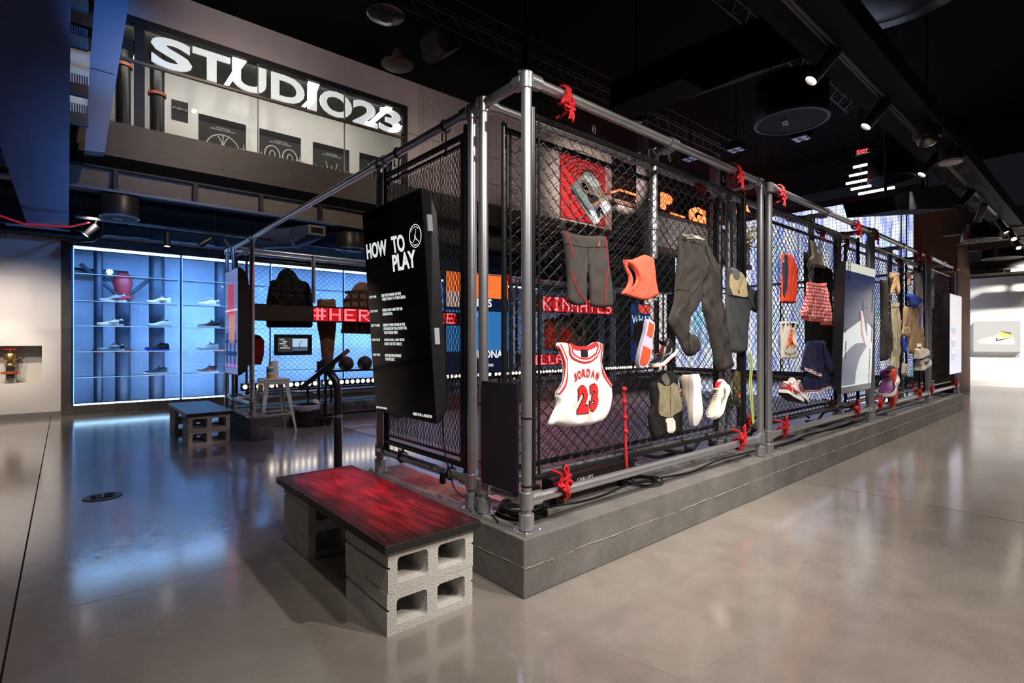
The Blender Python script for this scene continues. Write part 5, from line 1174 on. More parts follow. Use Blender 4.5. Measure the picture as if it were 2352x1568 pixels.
G.build('body', M_SLATE, t); G.patch([(1671,621),(1687,627),(1699,624),(1709,644),(1707,665),(1710,683),(1695,681),(1671,675)], 'yoke', M_BEIGE, t, .004); G.patch([(1671,615),(1684,615),(1694,634),(1686,646),(1676,636)], 'collar', fab('slate_lt', 96, 98, 102), t, .007)
G.patch([(1688,664),(1692,667),(1692,676),(1689,674)], 'badge', M_DK, t, .007); G.strip([(1670,678),(1690,683),(1711,685)], .006, 'yoke_seam', M_DK, t, .004); G.strip([(1713,648),(1711,668),(1715,690),(1722,708)], .006, 'sleeve_seam', M_DK, t, .004); G.strip([(1676,804),(1694,806),(1712,802)], .01, 'hem', M_SLATE, t, .004); base_at(t)
t = thing('basketball_jersey', 'white basketball jersey with a big red number 23 on the front mesh', 'jersey')
M_JW = fab('jersey_white', 236, 234, 234, .8, (260, .15), (30, .02)); M_JR = fab('jersey_red', 214, 40, 44); M_JK = fab('jersey_black', 30, 24, 26)
G = Cloth([(1276.5,790),(1281,786),(1300,787),(1319,796),(1347,796),(1366,784),(1379,786),(1382,797),(1379,834),(1387.5,862.6),(1405.6,885.6),(1406,908),(1399,941),(1385.6,966),(1353,975.5),(1301,980),(1276,974),(1256,979),(1268,950),(1280,926),(1273,904),(1289,884),(1294,862),(1292,830),(1282,804)], YC, .034, .06, .010, 8, 5)
G.build('body', M_JW, t)
for (sd, m) in ((-1, M_JR), (0, M_JW), (1, M_JR)):
    G.strip([(1303,789),(1304,808),(1316,823),(1335,829),(1354,823),(1366,805),(1369,786)], .009, 'neck_trim', m, t, .004 + (.0005 if sd else 0), 2, sd)
    G.strip([(1280,792),(1291,812),(1297,838),(1295,866),(1289,885),(1276,902)], .008, 'armhole_trim', m, t, .004, 2, sd); G.strip([(1378,789),(1376,815),(1377,842),(1386,864),(1403,886)], .008, 'armhole_trim', m, t, .004, 2, sd)
G.strip([(1304,791),(1318,799),(1335,800.5),(1350,798),(1365,788)], .022, 'back_collar', M_JR, t, .003); G.patch([(1328,802),(1342,802),(1342,819),(1328,819)], 'neck_label', M_JK, t, .004, 0)
for (ch, cx_, cy_, an) in (('J', 1313.5, 865.5, 24), ('O', 1321.5, 859.5, 15), ('R', 1331.5, 856, 6), ('D', 1342, 855.5, -3), ('A', 1352.5, 857.5, -10), ('N', 1363.5, 862, -18)):
    a = math.radians(an); w2, h2 = (4.2 if ch != 'J' else 3.2), 9.5; ux, uy = (math.cos(a)*w2, -math.sin(a)*w2), (-math.sin(a)*h2*.6, -math.cos(a)*h2)
    ll = (cx_-ux[0]-uy[0], cy_-ux[1]-uy[1]); lr = (cx_+ux[0]-uy[0], cy_+ux[1]-uy[1]); ul = (cx_-ux[0]+uy[0], cy_-ux[1]+uy[1]); G.text(ch, ll, lr, ul, 'letter', M_JR, t, .004, .03)
for (ch, ll, lr, ul) in (('2', (1318.5,950), (1342,946), (1316.5,884.5)), ('3', (1345,944.5), (1369.5,940.5), (1343.5,881))):
    G.text(ch, (ll[0]-.8, ll[1]+.9), (lr[0]+.9, lr[1]+.9), (ul[0]-.8, ul[1]-.9), 'number_outline', M_JK, t, .003, .085); G.text(ch, ll, lr, ul, 'number', M_JR, t, .0055, .06)
base_at(t)
t = thing('hooded_vest', 'black hooded vest with olive and white front panels low on the front mesh', 'vest')
G = Cloth([(1509,868),(1521,849),(1542,851),(1553,864),(1555,884),(1559,910),(1566,949),(1565,993),(1526,998),(1499,1009),(1492,985),(1488,951),(1496,935),(1493,905),(1491,880)], YC, .04, .06, .007, 9, 6)
G.build('body', M_DK, t); G.patch([(1501,874),(1526,889),(1545,875),(1553,901),(1560,939),(1542,954),(1523,958),(1507,952),(1504,930),(1507,901)], 'olive_panel', fab('olive', 128, 120, 96), t, .005); G.patch([(1519,959),(1546,957),(1544,993),(1526,994),(1523,975)], 'white_panel', fab('vest_white', 214, 208, 200), t, .004); G.patch([(1512,868),(1526,853),(1532,880),(1524,886)], 'hood_lining', fab('grey_lining', 96, 90, 88), t, .005); G.strip([(1531,888),(1533,920),(1532,952)], .004, 'zip', fab('zip', 70, 66, 56), t, .007); base_at(t)
# second panel
t = thing('tote_bag', 'cream cloth bag printed PARIS with an orange leaping figure', 'bag'); G = Cloth([(1792.5,738),(1828,739),(1829.5,822),(1793.5,824)], YC, .02, .03, .005, 8, 7, soft=0); G.build('body', fab('cream_bag', 226, 220, 206), t)
mb = MB(); jumpman(mb, P(1806, 797, Y=YC-.024), P(1827, 797, Y=YC-.024) - P(1806, 797, Y=YC-.024), (0, 0, P(1806, 757, Y=YC-.024).z - P(1806, 797, Y=YC-.024).z), 0); mb.build('figure', fab('print_orange', 220, 80, 36), t)
for i, ch in enumerate('PARIS'):
    x = 1796.5 + i*6.4; y = 754 - 6*math.sin(math.pi*(i+.5)/5); a = (i-2)*.28; G.text(ch, (x, y + a*3), (x+5, y + a*3 + a*4), (x+a*5, y-8.5), 'letter', M_DK, t, .004, .01)
for i, ch in enumerate('SAINT-GERMAIN'):
    x = 1796.5 + i*2.35; y = 808 + 8*math.sin(math.pi*(i+.5)/13); G.text(ch, (x, y), (x+1.8, y), (x, y-4), 'letter', M_DK, t, .004, .01)
base_at(t)
t = thing('shorts', 'orange shorts with navy side panel in the second panel', 'shorts'); G = Cloth([(1795.6,581),(1815,584),(1824,601),(1829,622),(1827,672),(1825,697),(1809,697),(1793,695),(1795,660),(1796,620)], YC, .035, .05, .006, 8, 8)
G.build('body', fab('orange_mesh', 226, 74, 44), t); G.patch([(1796,582),(1804,583),(1805.5,625),(1802,665),(1794.5,690),(1796,640)], 'side_panel', fab('shorts_navy', 50, 50, 72), t, .004); G.strip([(1825,606),(1828,640),(1826,672)], .02, 'side_panel', MATS['cloth_shorts_navy'], t, .004); G.strip([(1795,694),(1809,695),(1824,695)], .008, 'hem', MATS['cloth_shorts_navy'], t, .004); mb = MB(); jumpman(mb, P(1798, 602, Y=YC-.03), (.04, 0, 0), (0, 0, .03), 0); mb.build('logo', M_JW, t); base_at(t)
t = thing('sports_bra', 'grey strappy sports bra above the checked shorts', 'sports bra'); G = Cloth([(1861,550),(1872,557),(1875,580),(1880,578),(1879.5,556),(1883,556),(1884,582),(1888,592),(1892,616),(1864.5,611),(1859.5,593),(1865.5,588),(1862.6,565)], YC, .028, .04, .004, 9, 9); G.build('body', fab('bra_grey', 120, 112, 102), t); G.strip([(1863,607),(1878,611),(1892,613)], .02, 'band', fab('bra_band', 108, 100, 92), t, .004); base_at(t)
def gingham():
    m = bpy.data.materials.new('cloth_gingham'); m.use_nodes = True; nt = m.node_tree; b = nt.nodes['Principled BSDF']; L = nt.links; tc = nt.nodes.new('ShaderNodeTexCoord'); sp = nt.nodes.new('ShaderNodeSeparateXYZ'); L.new(tc.outputs['Object'], sp.inputs[0]); o = []
    for k in (0, 2):
        a = nt.nodes.new('ShaderNodeMath'); a.operation = 'MULTIPLY'; a.inputs[1].default_value = 2*math.pi/.034; L.new(sp.outputs[k], a.inputs[0]); s = nt.nodes.new('ShaderNodeMath'); s.operation = 'SINE'; L.new(a.outputs[0], s.inputs[0]); g = nt.nodes.new('ShaderNodeMath'); g.operation = 'GREATER_THAN'; g.inputs[1].default_value = 0; L.new(s.outputs[0], g.inputs[0]); o.append(g)
    ad = nt.nodes.new('ShaderNodeMath'); L.new(o[0].outputs[0], ad.inputs[0]); L.new(o[1].outputs[0], ad.inputs[1]); hf = nt.nodes.new('ShaderNodeMath'); hf.operation = 'MULTIPLY'; hf.inputs[1].default_value = .5; L.new(ad.outputs[0], hf.inputs[0])
    cr = nt.nodes.new('ShaderNodeValToRGB'); cr.color_ramp.interpolation = 'CONSTANT'; e = cr.color_ramp.elements; e[0].color = (*rgb(236, 214, 212), 1); e[1].position = .8; e[1].color = (*rgb(196, 30, 44), 1); x = e.new(.4); x.color = (*rgb(222, 110, 112), 1); L.new(hf.outputs[0], cr.inputs[0]); L.new(cr.outputs[0], b.inputs['Base Color']); b.inputs['Roughness'].default_value = .85; return m
t = thing('checked_shorts', 'red and white checked shorts in the second panel', 'shorts'); G = Cloth([(1853,647),(1873,652),(1893,650),(1897,672),(1903,710),(1906,747),(1887,748),(1880,735),(1868,738),(1841,733),(1839,716),(1851,682)], YC, .05, .07, .012, 10, 10); G.build('body', gingham(), t); G.strip([(1842,733),(1868,738),(1880,736)], .012, 'hem', M_CORAL, t, .004); G.strip([(1888,746),(1906,745)], .012, 'hem', M_CORAL, t, .004); G.strip([(1853,650),(1873,655),(1893,653)], .03, 'waistband', fab('gingham_band', 214, 110, 112), t, .004); G.strip([(1840,716),(1852,706),(1866,720),(1862,736)], .008, 'pocket_edge', fab('pale_trim', 240, 200, 170), t, .004); base_at(t)
t = thing('black_towel', 'black cloth hung on the inner mesh behind the checked shorts', 'towel'); G = Cloth([(1846,575),(1880,600),(1913,622),(1914,800),(1912,842),(1850,846),(1848,700)], .355, .015, .03, .006, 6, 11); G.build('cloth', M_DK, t); base_at(t)
t = thing('warm_up_jacket', 'navy short-sleeved warm-up jacket with red and white cuffs', 'jacket'); M_NAVY = fab('navy', 40, 42, 76, .55)
G = Cloth([(1852,784),(1876,781),(1894,783),(1900,830),(1904,889),(1884,897),(1846,901),(1844,880),(1848,840)], YC, .035, .06, .010, 9, 12); G.build('body', M_NAVY, t)
for pts in ([(1851,786),(1862,793),(1872,825),(1879,862),(1858,856),(1838,848),(1845,815)], [(1892,788),(1906,815),(1917,846),(1914,853),(1907,859),(1896,838)]):
    G2 = Cloth(pts, YC-.030, .02, .04, .006, 9, 13); G2.build('sleeve', M_NAVY, t)
for pts in ([(1846,899),(1866,899),(1884,896),(1904,888)], [(1838,846),(1858,855),(1878,861)], [(1906,857),(1913,851),(1916,845)]):
    off = .004 if pts[0][1] > 880 else .030
    for sd, m in ((-1, M_JW), (0, M_JR), (1, M_JW)): G.strip(pts, .008, 'cuff_stripe', m, t, off, 1, sd)
G.strip([(1876,860),(1877,880),(1878,897)], .004, 'front_seam', M_DK, t, .003); base_at(t)
# far panels
fab('royal', 62, 88, 190)
FG = [('trousers', 'dark grey snap-side trousers right of the shoe poster screen', [(2021,641),(2038,644),(2044,703),(2046,805),(2039,826),(2021,830),(2023,739)], fab('snap_grey', 72, 68, 66)), ('tank_top', 'pale tan tank top above the cream sweatpants', [(2043,624),(2052,628),(2065,626),(2064,662),(2060,680),(2055,660),(2046,677),(2048,650),(2043,640)], fab('tan', 226, 186, 140)),
      ('sweatpants', 'long cream sweatpants in the third panel', [(2046,698),(2060,696),(2066,733),(2065,815),(2060,851),(2044,852),(2047,800),(2045,740)], fab('cream_pants', 200, 188, 160)), ('wristband', 'small pink fabric strip near the far top of the mesh', [(2081,626),(2088,625),(2089,640),(2091,656),(2084,655),(2085,640)], fab('pink_strip', 216, 180, 170)),
      ('track_pants', 'white track pants with blue side stripe in the third panel', [(2099,622),(2113,624),(2116,660),(2118,692),(2118,774),(2112,776),(2106,720),(2103,677)], fab('white_pants', 228, 220, 214)), ('hoodie', 'tan hoodie with a blue hood in the third panel', [(2075,704),(2090,699),(2113,698),(2116,760),(2123,810),(2104,814),(2088,812),(2086,775),(2070,766),(2074,749)], fab('hoodie_tan', 178, 150, 116)),
      ('sock', 'pale grey sock hanging low in the third panel', [(2072,834),(2081,835),(2081,860),(2076,864),(2071,858)], fab('sock_grey', 190, 180, 172))]
for i, (nm, lb, px_, m) in enumerate(FG):
    t = thing(nm, lb, nm.replace('_', ' ')); G = Cloth(px_, YC, .05, .07, .010, 7, 20+i); G.build('body', m, t)
    if nm == 'trousers':
        G.strip([(2033,645),(2038,700),(2040,760)], .008, 'placket', M_DK, t, .004)
        for yy in (676, 690, 704, 718): G.patch([(2035.5,yy),(2037,yy),(2037,yy+1.6),(2035.5,yy+1.6)], 'snap', M_JW, t, .008, 0)
    if nm == 'hoodie':
        H = Cloth([(2081,675),(2103,677),(2117,688),(2110,700),(2103,707),(2087,699)], YC-.03, .05, .06, .008, 8, 31); H.build('hood', fab('royal', 62, 88, 190), t); H = Cloth([(2069,774),(2085,778),(2081,812),(2073,806)], YC-.02, .03, .05, .006, 8, 32); H.build('cuff', MATS['cloth_royal'], t); G.strip([(2104,705),(2106,730),(2105,750)], .03, 'drawstring', MATS['cloth_royal'], t, .006); G.strip([(2089,806),(2105,809),(2122,804)], .03, 'hem', m, t, .006); H = Cloth([(2074,752),(2086,750),(2090,768),(2086,776),(2071,768)], YC-.035, .03, .05, .012, 14, 33); H.build('sleeve', m, t)
    if nm == 'track_pants': G.strip([(2113,626),(2116,680),(2117,770)], .06, 'side_stripe', MATS['cloth_royal'], t, .004)
    if nm == 'sweatpants': G.strip([(2052,700),(2056,760),(2053,850)], .01, 'leg_seam', fab('cream_seam', 160, 148, 122), t, .003); G.strip([(2046,701),(2060,699)], .05, 'waistband', m, t, .005)
    base_at(t)
# hung sneakers
def hung(label, c, px_, ang, face, L, Y=.09, hi=0.0, patches=None, yaw=0): return shoe(label, SM(P(*px_, Y=Y), ang, face, yaw), c, L, hi, grp='sneakers hung on the mesh', sole_patches=patches)
hung('black sneaker showing its coral and lilac sole, hung toe-down', dict(upper=K_, sole=lea('lilac', 196, 190, 214), out=lea('lilac', 196, 190, 214), lining=LIN, lace=K_), (1498, 738), -108, 'sole', .285, .03, .03, ORG)
hung('black and orange basketball sneaker hung beside its upturned mate', dict(upper=K_, sole=W_, out=ORG, lining=LIN, lace=ORG, mark=GY), (1547, 812), 202, 'side', .25, .09, .045)
hung('white sneaker showing its pale zigzag sole, hung toe-down', dict(upper=CR, sole=lea('pale', 226, 222, 222), out=lea('pale', 226, 222, 222), lining=LIN, lace=CR), (1601, 862), -87, 'sole', .33, .02, .01)
hung('cream and brown sneaker with red lining hung tilted', dict(upper=CR, sole=W_, lining=lea('redlining', 190, 30, 40), lace=CR, mark=lea('brown', 92, 80, 70), heel=W_), (1668, 890), 228, 'side', .30, .09, .02)
hung('white and red running sneaker of the lower hung pair', dict(upper=lea('offwhite', 222, 208, 204), sole=W_, out=K_, lining=LIN, lace=W_, mark=RD, heel=RD), (1798, 905), -18, 'side', .36, .09, .0)
hung('white and red running sneaker tucked behind its mate', dict(upper=lea('offwhite', 222, 208, 204), sole=W_, out=K_, lining=LIN, lace=W_, mark=RD, toe=lea('offwhite', 222, 208, 204)), (1812, 893), -28, 'side', .36, .19 - .09, .0)
hung('purple sneaker with orange sole low in the third panel', dict(upper=PUR, sole=W_, out=ORG, lining=LIN, lace=PUR, mark=W_), (2054, 872), 205, 'side', .50, .06, .04)
hung('orange sole of an upturned sneaker in the third panel', dict(upper=PUR, sole=ORG, out=ORG, lining=LIN, lace=PUR), (2056, 850), -82, 'sole', .46, .0, .0, RD)
hung('cream sneaker hung under the tan hoodie', dict(upper=CR, sole=W_, lining=LIN, lace=CR), (2106, 824), 10, 'side', .44, .08, .0)
hung('white and blue sneaker at the bottom of the hoodie column', dict(upper=CR, sole=W_, lining=lea('royal', 60, 80, 180), lace=NV, mark=NV), (2110, 851), 12, 'side', .46, .08, .0)
# tilted photo print behind the front mesh
t = thing('photo_print', 'tilted photograph of a person in a black crop top on the inner mesh', 'photograph'); YQ = .35
q = [P(1308.8, 431, Y=YQ), P(1352, 387, Y=YQ), P(1406, 476, Y=YQ), P(1365, 518, Y=YQ)]; MB().prism(q, (0, .006, 0)).build('print', mat('photo_grey', rgb(124, 134, 136), .4, var=(30, .25)), t)
def pp(a, b): return (1280 + a*.134, 320 + b*.134)
for nm, cc, pts in (('brick_wall', (96, 108, 114), [(225,830),(280,760),(420,1020),(600,1200),(500,1180)]), ('pale_wall', (170, 178, 178), [(540,510),(400,640),(520,760),(640,820),(760,800)]), ('pavement', (196, 202, 210), [(550,1240),(600,1200),(760,1380),(640,1470)]), ('steps', (206, 210, 218), [(760,1080),(860,1040),(935,1165),(790,1290),(730,1180)]), ('hair', (110, 92, 84), [(395,700),(440,680),(520,720),(610,830),(620,940),(590,1010),(520,960),(440,880),(400,800)]), ('face', (190, 150, 132), [(420,740),(470,745),(520,820),(530,880),(470,860),(430,800)]),
        ('black_top', (34, 32, 34), [(500,900),(640,960),(715,990),(720,1040),(600,1100),(560,1080)]), ('midriff', (176, 110, 64), [(610,1110),(720,1045),(730,1080),(640,1165)]), ('upper_arm', (150, 104, 80), [(680,860),(780,930),(790,1000),(750,1000),(690,900)]), ('forearm', (188, 138, 110), [(780,960),(800,1000),(740,1200),(710,1290),(690,1240),(720,1150),(760,1040)]), ('waistband', (70, 80, 150), [(620,1190),(730,1080),(735,1110),(660,1210)]), ('leggings', (26, 26, 32), [(660,1210),(740,1130),(810,1300),(790,1310),(740,1230),(720,1370),(690,1310)]), ('dark_edge', (40, 48, 56), [(225,845),(250,850),(420,1040),(580,1280),(560,1290),(400,1070)])):
    flat([pp(*p) for p in pts], YQ - .002 - (.001 if nm not in ('brick_wall', 'pale_wall', 'pavement', 'steps') else 0), nm, mat('photo_' + nm, rgb(*cc), .4), t, .0015, 'Y', 1)
base_at(t)
# lime laces, patterned scarf
t = thing('lime_laces', 'pair of lime green laces hanging at the right of the first panel', 'laces')
for dx in (0, 4): MB().tube([P(1719+dx, 810, Y=.12), P(1724+dx, 835, Y=.12), P(1721+dx, 880, Y=.12), P(1724+dx, 920, Y=.12), P(1729+dx*.6, 972, Y=.12)], .006, 6).build('lace', fab('lime', 190, 206, 110), t, True)
base_at(t)
t = thing('patterned_scarf', 'bright patterned scarf hanging between the fences beside the white sneakers', 'scarf'); G = Cloth([(1688,850),(1697,853),(1706,872),(1704,900),(1702,932),(1692,938),(1684,915),(1682,880)], .30, .03, .04, .012, 14, 41); G.build('cloth', fab('scarf_olive', 120, 110, 70), t)
for cc, pts in (((50, 90, 170), [(1694,862),(1703,875),(1700,890),(1694,880)]), ((190, 90, 50), [(1686,895),(1698,900),(1696,915),(1688,912)]), ((210, 200, 196), [(1688,915),(1700,912),(1700,930),(1692,934)])): G.patch(pts, 'pattern_patch', mat('scarf_%d' % cc[0], rgb(*cc), .8), t, .006)
base_at(t)
# dried and green sprigs
def sprig(label, c, n, ln, m, leaf, spread, seed, up):
    t = thing('plant_sprig', label, 'plant'); rnd = random.Random(seed); c = Vector(c)
    for i in range(n):
        d = Vector((rnd.uniform(-1, 1)*spread, rnd.uniform(-.25, .25), 0)) + Vector(up); d.normalize(); L = ln*rnd.uniform(.55, 1); p = c + Vector((rnd.uniform(-.03, .03), rnd.uniform(-.03, .03), rnd.uniform(-.03, .03))); pts = [p]
        for k in range(6): d = (d + Vector((rnd.uniform(-.25, .25), rnd.uniform(-.2, .2), rnd.uniform(-.25, .25)))).normalized(); p = p + d*L/6; pts.append(p)
        st = MB().tube(pts, [.003, .0028, .0025, .002, .0018, .0015, .001], 5).build('stem', m, t); lf = MB()
        for k in range(1, 7):
            for _ in range(3):
                e = Vector((rnd.uniform(-1, 1), rnd.uniform(-1, 1), rnd.uniform(-.6, 1))).normalized()*leaf; s = e.cross(Vector((.3, .8, .5))).normalized()*leaf*.16; q = pts[k]; lf.add([q, q + e*.5 + s, q + e, q + e*.5 - s], [(0,1,2,3)])
        stuff(lf.build('leaves', leafm, st))
    return base_at(t)
leafm = mat('dry_leaf', rgb(190, 186, 140), .7); sprig('spray of pale dried branches at the top right of the first panel', P(1700, 575, Y=.40), 16, .34, mat('dry_stem', rgb(150, 140, 100), .7), .05, .7, 3, (.75, 0, .8))
leafm = mat('fern_leaf', rgb(74, 92, 66), .6); sprig('dark green fern tucked below the hung white sneakers', P(1658, 935, Y=.33), 12, .2, mat('fern_stem', rgb(60, 76, 50), .6), .05, 1.0, 8, (.3, 0, .1))
# ------------------------------------------------------------------ coats and clothes beyond the rear fence
YR = 6.2
RG = [('puffer_coat', 'black hooded coat hung on the rear fence above the scrolling sign', 'coat', [(612,692),(618,658),(622,643),(635,643),(639.6,627),(651,617),(662,615),(678,625),(687,644),(707,647),(714,664),(719,700),(718,752),(612,752)], M_DK, .08), ('corduroy_trousers', 'tan trousers hung upright through the middle of the rear fence', 'trousers', [(729,685),(750,688),(771,685),(772,750),(765,826),(740,828),(735,780),(728,745)], fab('camel', 150, 104, 76), .06),
      ('plaid_jacket', 'brown plaid hooded jacket on the rear fence beside the instruction screen', 'jacket', [(785,755),(789,698),(795,679),(806,668),(816,654),(829,646),(845,650),(862,672),(876,690),(880,768),(781,765)], fab('plaid_tan', 150, 112, 92), .07), ('red_jacket', 'red jacket hanging at the left end of the rear fence', 'jacket', [(562,771),(585,768),(597,770),(607,782),(606,815),(600,838),(580,836),(561,842)], fab('jacket_red', 150, 24, 34), .05),
      ('sage_hoodie', 'sage green hooded top with orange panels on the rear fence', 'hoodie', [(1276,730),(1290,722),(1318,720),(1338,738),(1346,770),(1338,806),(1270,806),(1268,760)], fab('sage', 132, 128, 104), .06), ('orange_top', 'bright orange top on the rear fence left of the white jersey', 'top', [(1250,735),(1272,728),(1274,790),(1266,806),(1250,800)], fab('bright_orange', 226, 80, 44), .05)]
for i, (nm, lb, cat, px_, m, pf) in enumerate(RG):
    t = thing(nm, lb, cat); G = Cloth(px_, YR, pf, .12, .02, 5, 50+i); G.build('body', m, t)
    if nm == 'plaid_jacket':
        for yy in (672, 690, 708, 726, 744): G.strip([(788, yy), (830, yy-2), (876, yy+2)], .05, 'plaid_stripe', fab('plaid_brown', 74, 48, 40), t, .004)
        for xx in (803, 822, 842, 860): G.strip([(xx, 668), (xx+1, 762)], .035, 'plaid_stripe', MATS['cloth_plaid_brown'], t, .005)
    if nm == 'sage_hoodie': G.patch([(1282,760),(1300,750),(1312,780),(1290,800)], 'orange_panel', MATS['cloth_bright_orange'], t, .01); G.patch([(1310,735),(1330,745),(1338,775),(1322,770)], 'dark_panel', M_DK, t, .01)
    if nm == 'puffer_coat':
        for yy in (662, 676): G.strip([(618, yy), (660, yy+3), (714, yy+4)], .02, 'quilt_seam', M_BLACK, t, .004)
    base_at(t)
# ------------------------------------------------------------------ screens on the aisle side
def lean_screen(label, TLp, TRp, BRp, BLp, yb, depth=.09):
    best = None
    for k in range(80):
        yt = yb - k*.003; e = abs(P(*TLp, Y=yt).x - P(*BLp, Y=yb).x) + abs(P(*TRp, Y=yt).x - P(*BRp, Y=yb).x)
        if best is None or e < best[0]: best = (e, yt)
    yt = best[1]; x0 = (P(*TLp, Y=yt).x + P(*BLp, Y=yb).x)/2; x1 = (P(*TRp, Y=yt).x + P(*BRp, Y=yb).x)/2; zt = (P(*TLp, Y=yt).z + P(*TRp, Y=yt).z)/2; zb = (P(*BLp, Y=yb).z + P(*BRp, Y=yb).z)/2
    t = thing('display_screen', label, 'screen'); V = Vector((0, yt-yb, zt-zb)); N = Vector((0, -(zt-zb), yt-yb)).normalized(); O = Vector((x0, yb, zb)); U = Vector((x1-x0, 0, 0))
    MB().prism([O + V*v - N*d for d, v in ((0, 0), (.02, 0), (depth, .06), (depth, .94), (.02, 1), (0, 1))], U).build('housing', M_SHELL, t)
    MB().obox(O + U*.5 + V*.5 - N*(depth + .02), (.12, 0, 0), V*.12, N*.03).build('bracket', M_BLACK, t)
    return t, O, U, V, N
t, O, U, V, N = lean_screen('portrait screen with a white sneaker standing on its toe against navy', (1941.4, 599.7), (2011, 616), (2000, 894), (1931.7, 903), .03)
def sp_(pts, m, name, lift=.001): MB().prism([O + U*a + V*b + N*lift for a, b in pts], N*.001).build(name, m, t)
def em(name, r, g, b, s=.8): return mat('em_' + name, (.02, .02, .02), .12, emit=rgb(r, g, b), es=s)
sp_([(.01, .005), (.99, .005), (.99, .995), (.01, .995)], em('navy', 44, 52, 92), 'picture'); sp_([(.01, .93), (.99, .93), (.99, .995), (.01, .995)], em('cream', 236, 236, 220), 'top_band', .002); sp_([(.01, .05), (.99, .05), (.99, .50), (.62, .58), (.01, .46)], em('white', 216, 222, 222), 'ground', .002); sp_([(.01, .005), (.99, .005), (.99, .05), (.01, .05)], em('teal', 24, 44, 56), 'bottom_band', .002)
sp_([(.01, .06), (.42, .06), (.44, .16), (.56, .27), (.80, .37), (.62, .385), (.4, .38), (.2, .34), (.01, .27)], em('shadow', 92, 102, 124), 'shadow_shape', .003)
sp_([(.62, .60), (.66, .56), (.78, .40), (.82, .36), (.72, .37), (.60, .45), (.54, .56), (.52, .64), (.58, .64)], em('shoe', 222, 216, 220), 'shoe_shape', .004); sp_([(.58, .74), (.64, .66), (.78, .68), (.74, .55), (.78, .44), (.70, .50), (.62, .60)], em('shoe_dark', 52, 40, 66), 'shoe_collar', .005); sp_([(.50, .62), (.54, .63), (.60, .47), (.72, .375), (.70, .365), (.57, .45)], em('shoe_sole', 200, 90, 100), 'shoe_sole', .006)
def vtext(s, u, v, h, m=None): mb = MB(); asp = text_geo(s, .03)[2]; Lw = h*asp; Uu, Vv = U.normalized(), V.normalized(); text_solid(mb, s, O + U*u + V*v + N*.004, -Vv*Lw, Uu*h, N*.001, .03); mb.build('lettering', m or M_SHELL, t)
vtext('AIR JORDAN', .90, .83, .045); vtext('JORDAN', .91, .54, .05); vtext('AIR JORDAN XXXV', .87, .34, .045); vtext('XXXV', .06, .40, .05); vtext('NIXXX', .05, .99, .05); vtext('NEXT GEN', .12, .99, .03)
mb = MB(); jumpman(mb, O + U*.04 + V*.46 + N*.004, U.normalized()*.04, V.normalized()*.05, 0); mb.build('logo', M_SHELL, t); base_at(t)
t, O, U, V, N = lean_screen('far portrait screen with pale lilac picture of cups', (2181, 675), (2209, 678.6), (2207.7, 854.6), (2181, 861), .0)
sp_([(.01, .005), (.99, .005), (.99, .995), (.01, .995)], em('lilac', 196, 190, 204), 'picture'); sp_([(.01, .005), (.99, .005), (.99, .32), (.01, .32)], em('lilac_blue', 176, 184, 216), 'lower_field', .002)
for v in (.52, .36, .20): sp_([(.1, v+.06), (.5, v+.06), (.42, v-.02), (.18, v-.02)], em('cup', 136, 152, 196), 'cup', .003); sp_([(.16, v+.06), (.44, v+.06), (.40, v+.09), (.2, v+.09)], em('lid', 214, 212, 226), 'lid', .003)
base_at(t)
# ------------------------------------------------------------------ wall panel with a sneaker picture
t = thing('wall_picture', 'white wall panel with a picture of a tan and gold high-top sneaker', 'picture'); XW = 17.5
def wpt(a, b): return P(a, b, X=XW-.13)
def wf(pts, m, name, lift): MB().prism([Vector((XW-.12-lift, P(a, b, X=XW-.12).y, P(a, b, X=XW-.12).z)) for a, b in pts], (-.004, 0, 0)).build(name, m, t)
q0, q1 = P(2236, 738, X=XW-.12), P(2343, 808, X=XW-.12); MB().box(XW-.12, XW, q1.y, q0.y, q1.z, q0.z).build('panel', mat('panel_white', rgb(236, 236, 236), .6), t)
def cw(a, b): return (2150 + a*.153, 560 + b*.153)
for nm, cc, pts, lf in (('sole', (232, 228, 224), [(615,1480),(900,1470),(1180,1455),(1175,1505),(700,1500)], .004), ('toe', (214, 196, 176), [(615,1480),(660,1430),(800,1400),(870,1380),(900,1470)], .004), ('quarter', (208, 186, 164), [(870,1380),(960,1350),(1150,1390),(1180,1455),(900,1470)], .005), ('ankle', (216, 160, 80), [(925,1350),(945,1310),(1140,1350),(1155,1395),(1020,1400)], .006), ('collar', (66, 64, 66), [(945,1310),(1120,1325),(1140,1365),(1040,1335)], .007), ('swoosh', (56, 44, 36), [(895,1430),(925,1400),(920,1440),(1160,1395),(1000,1440),(905,1460)], .008)): wf([cw(*p) for p in pts], mat('pic_' + nm, rgb(*cc), .6), nm, lf)
base_at(t)
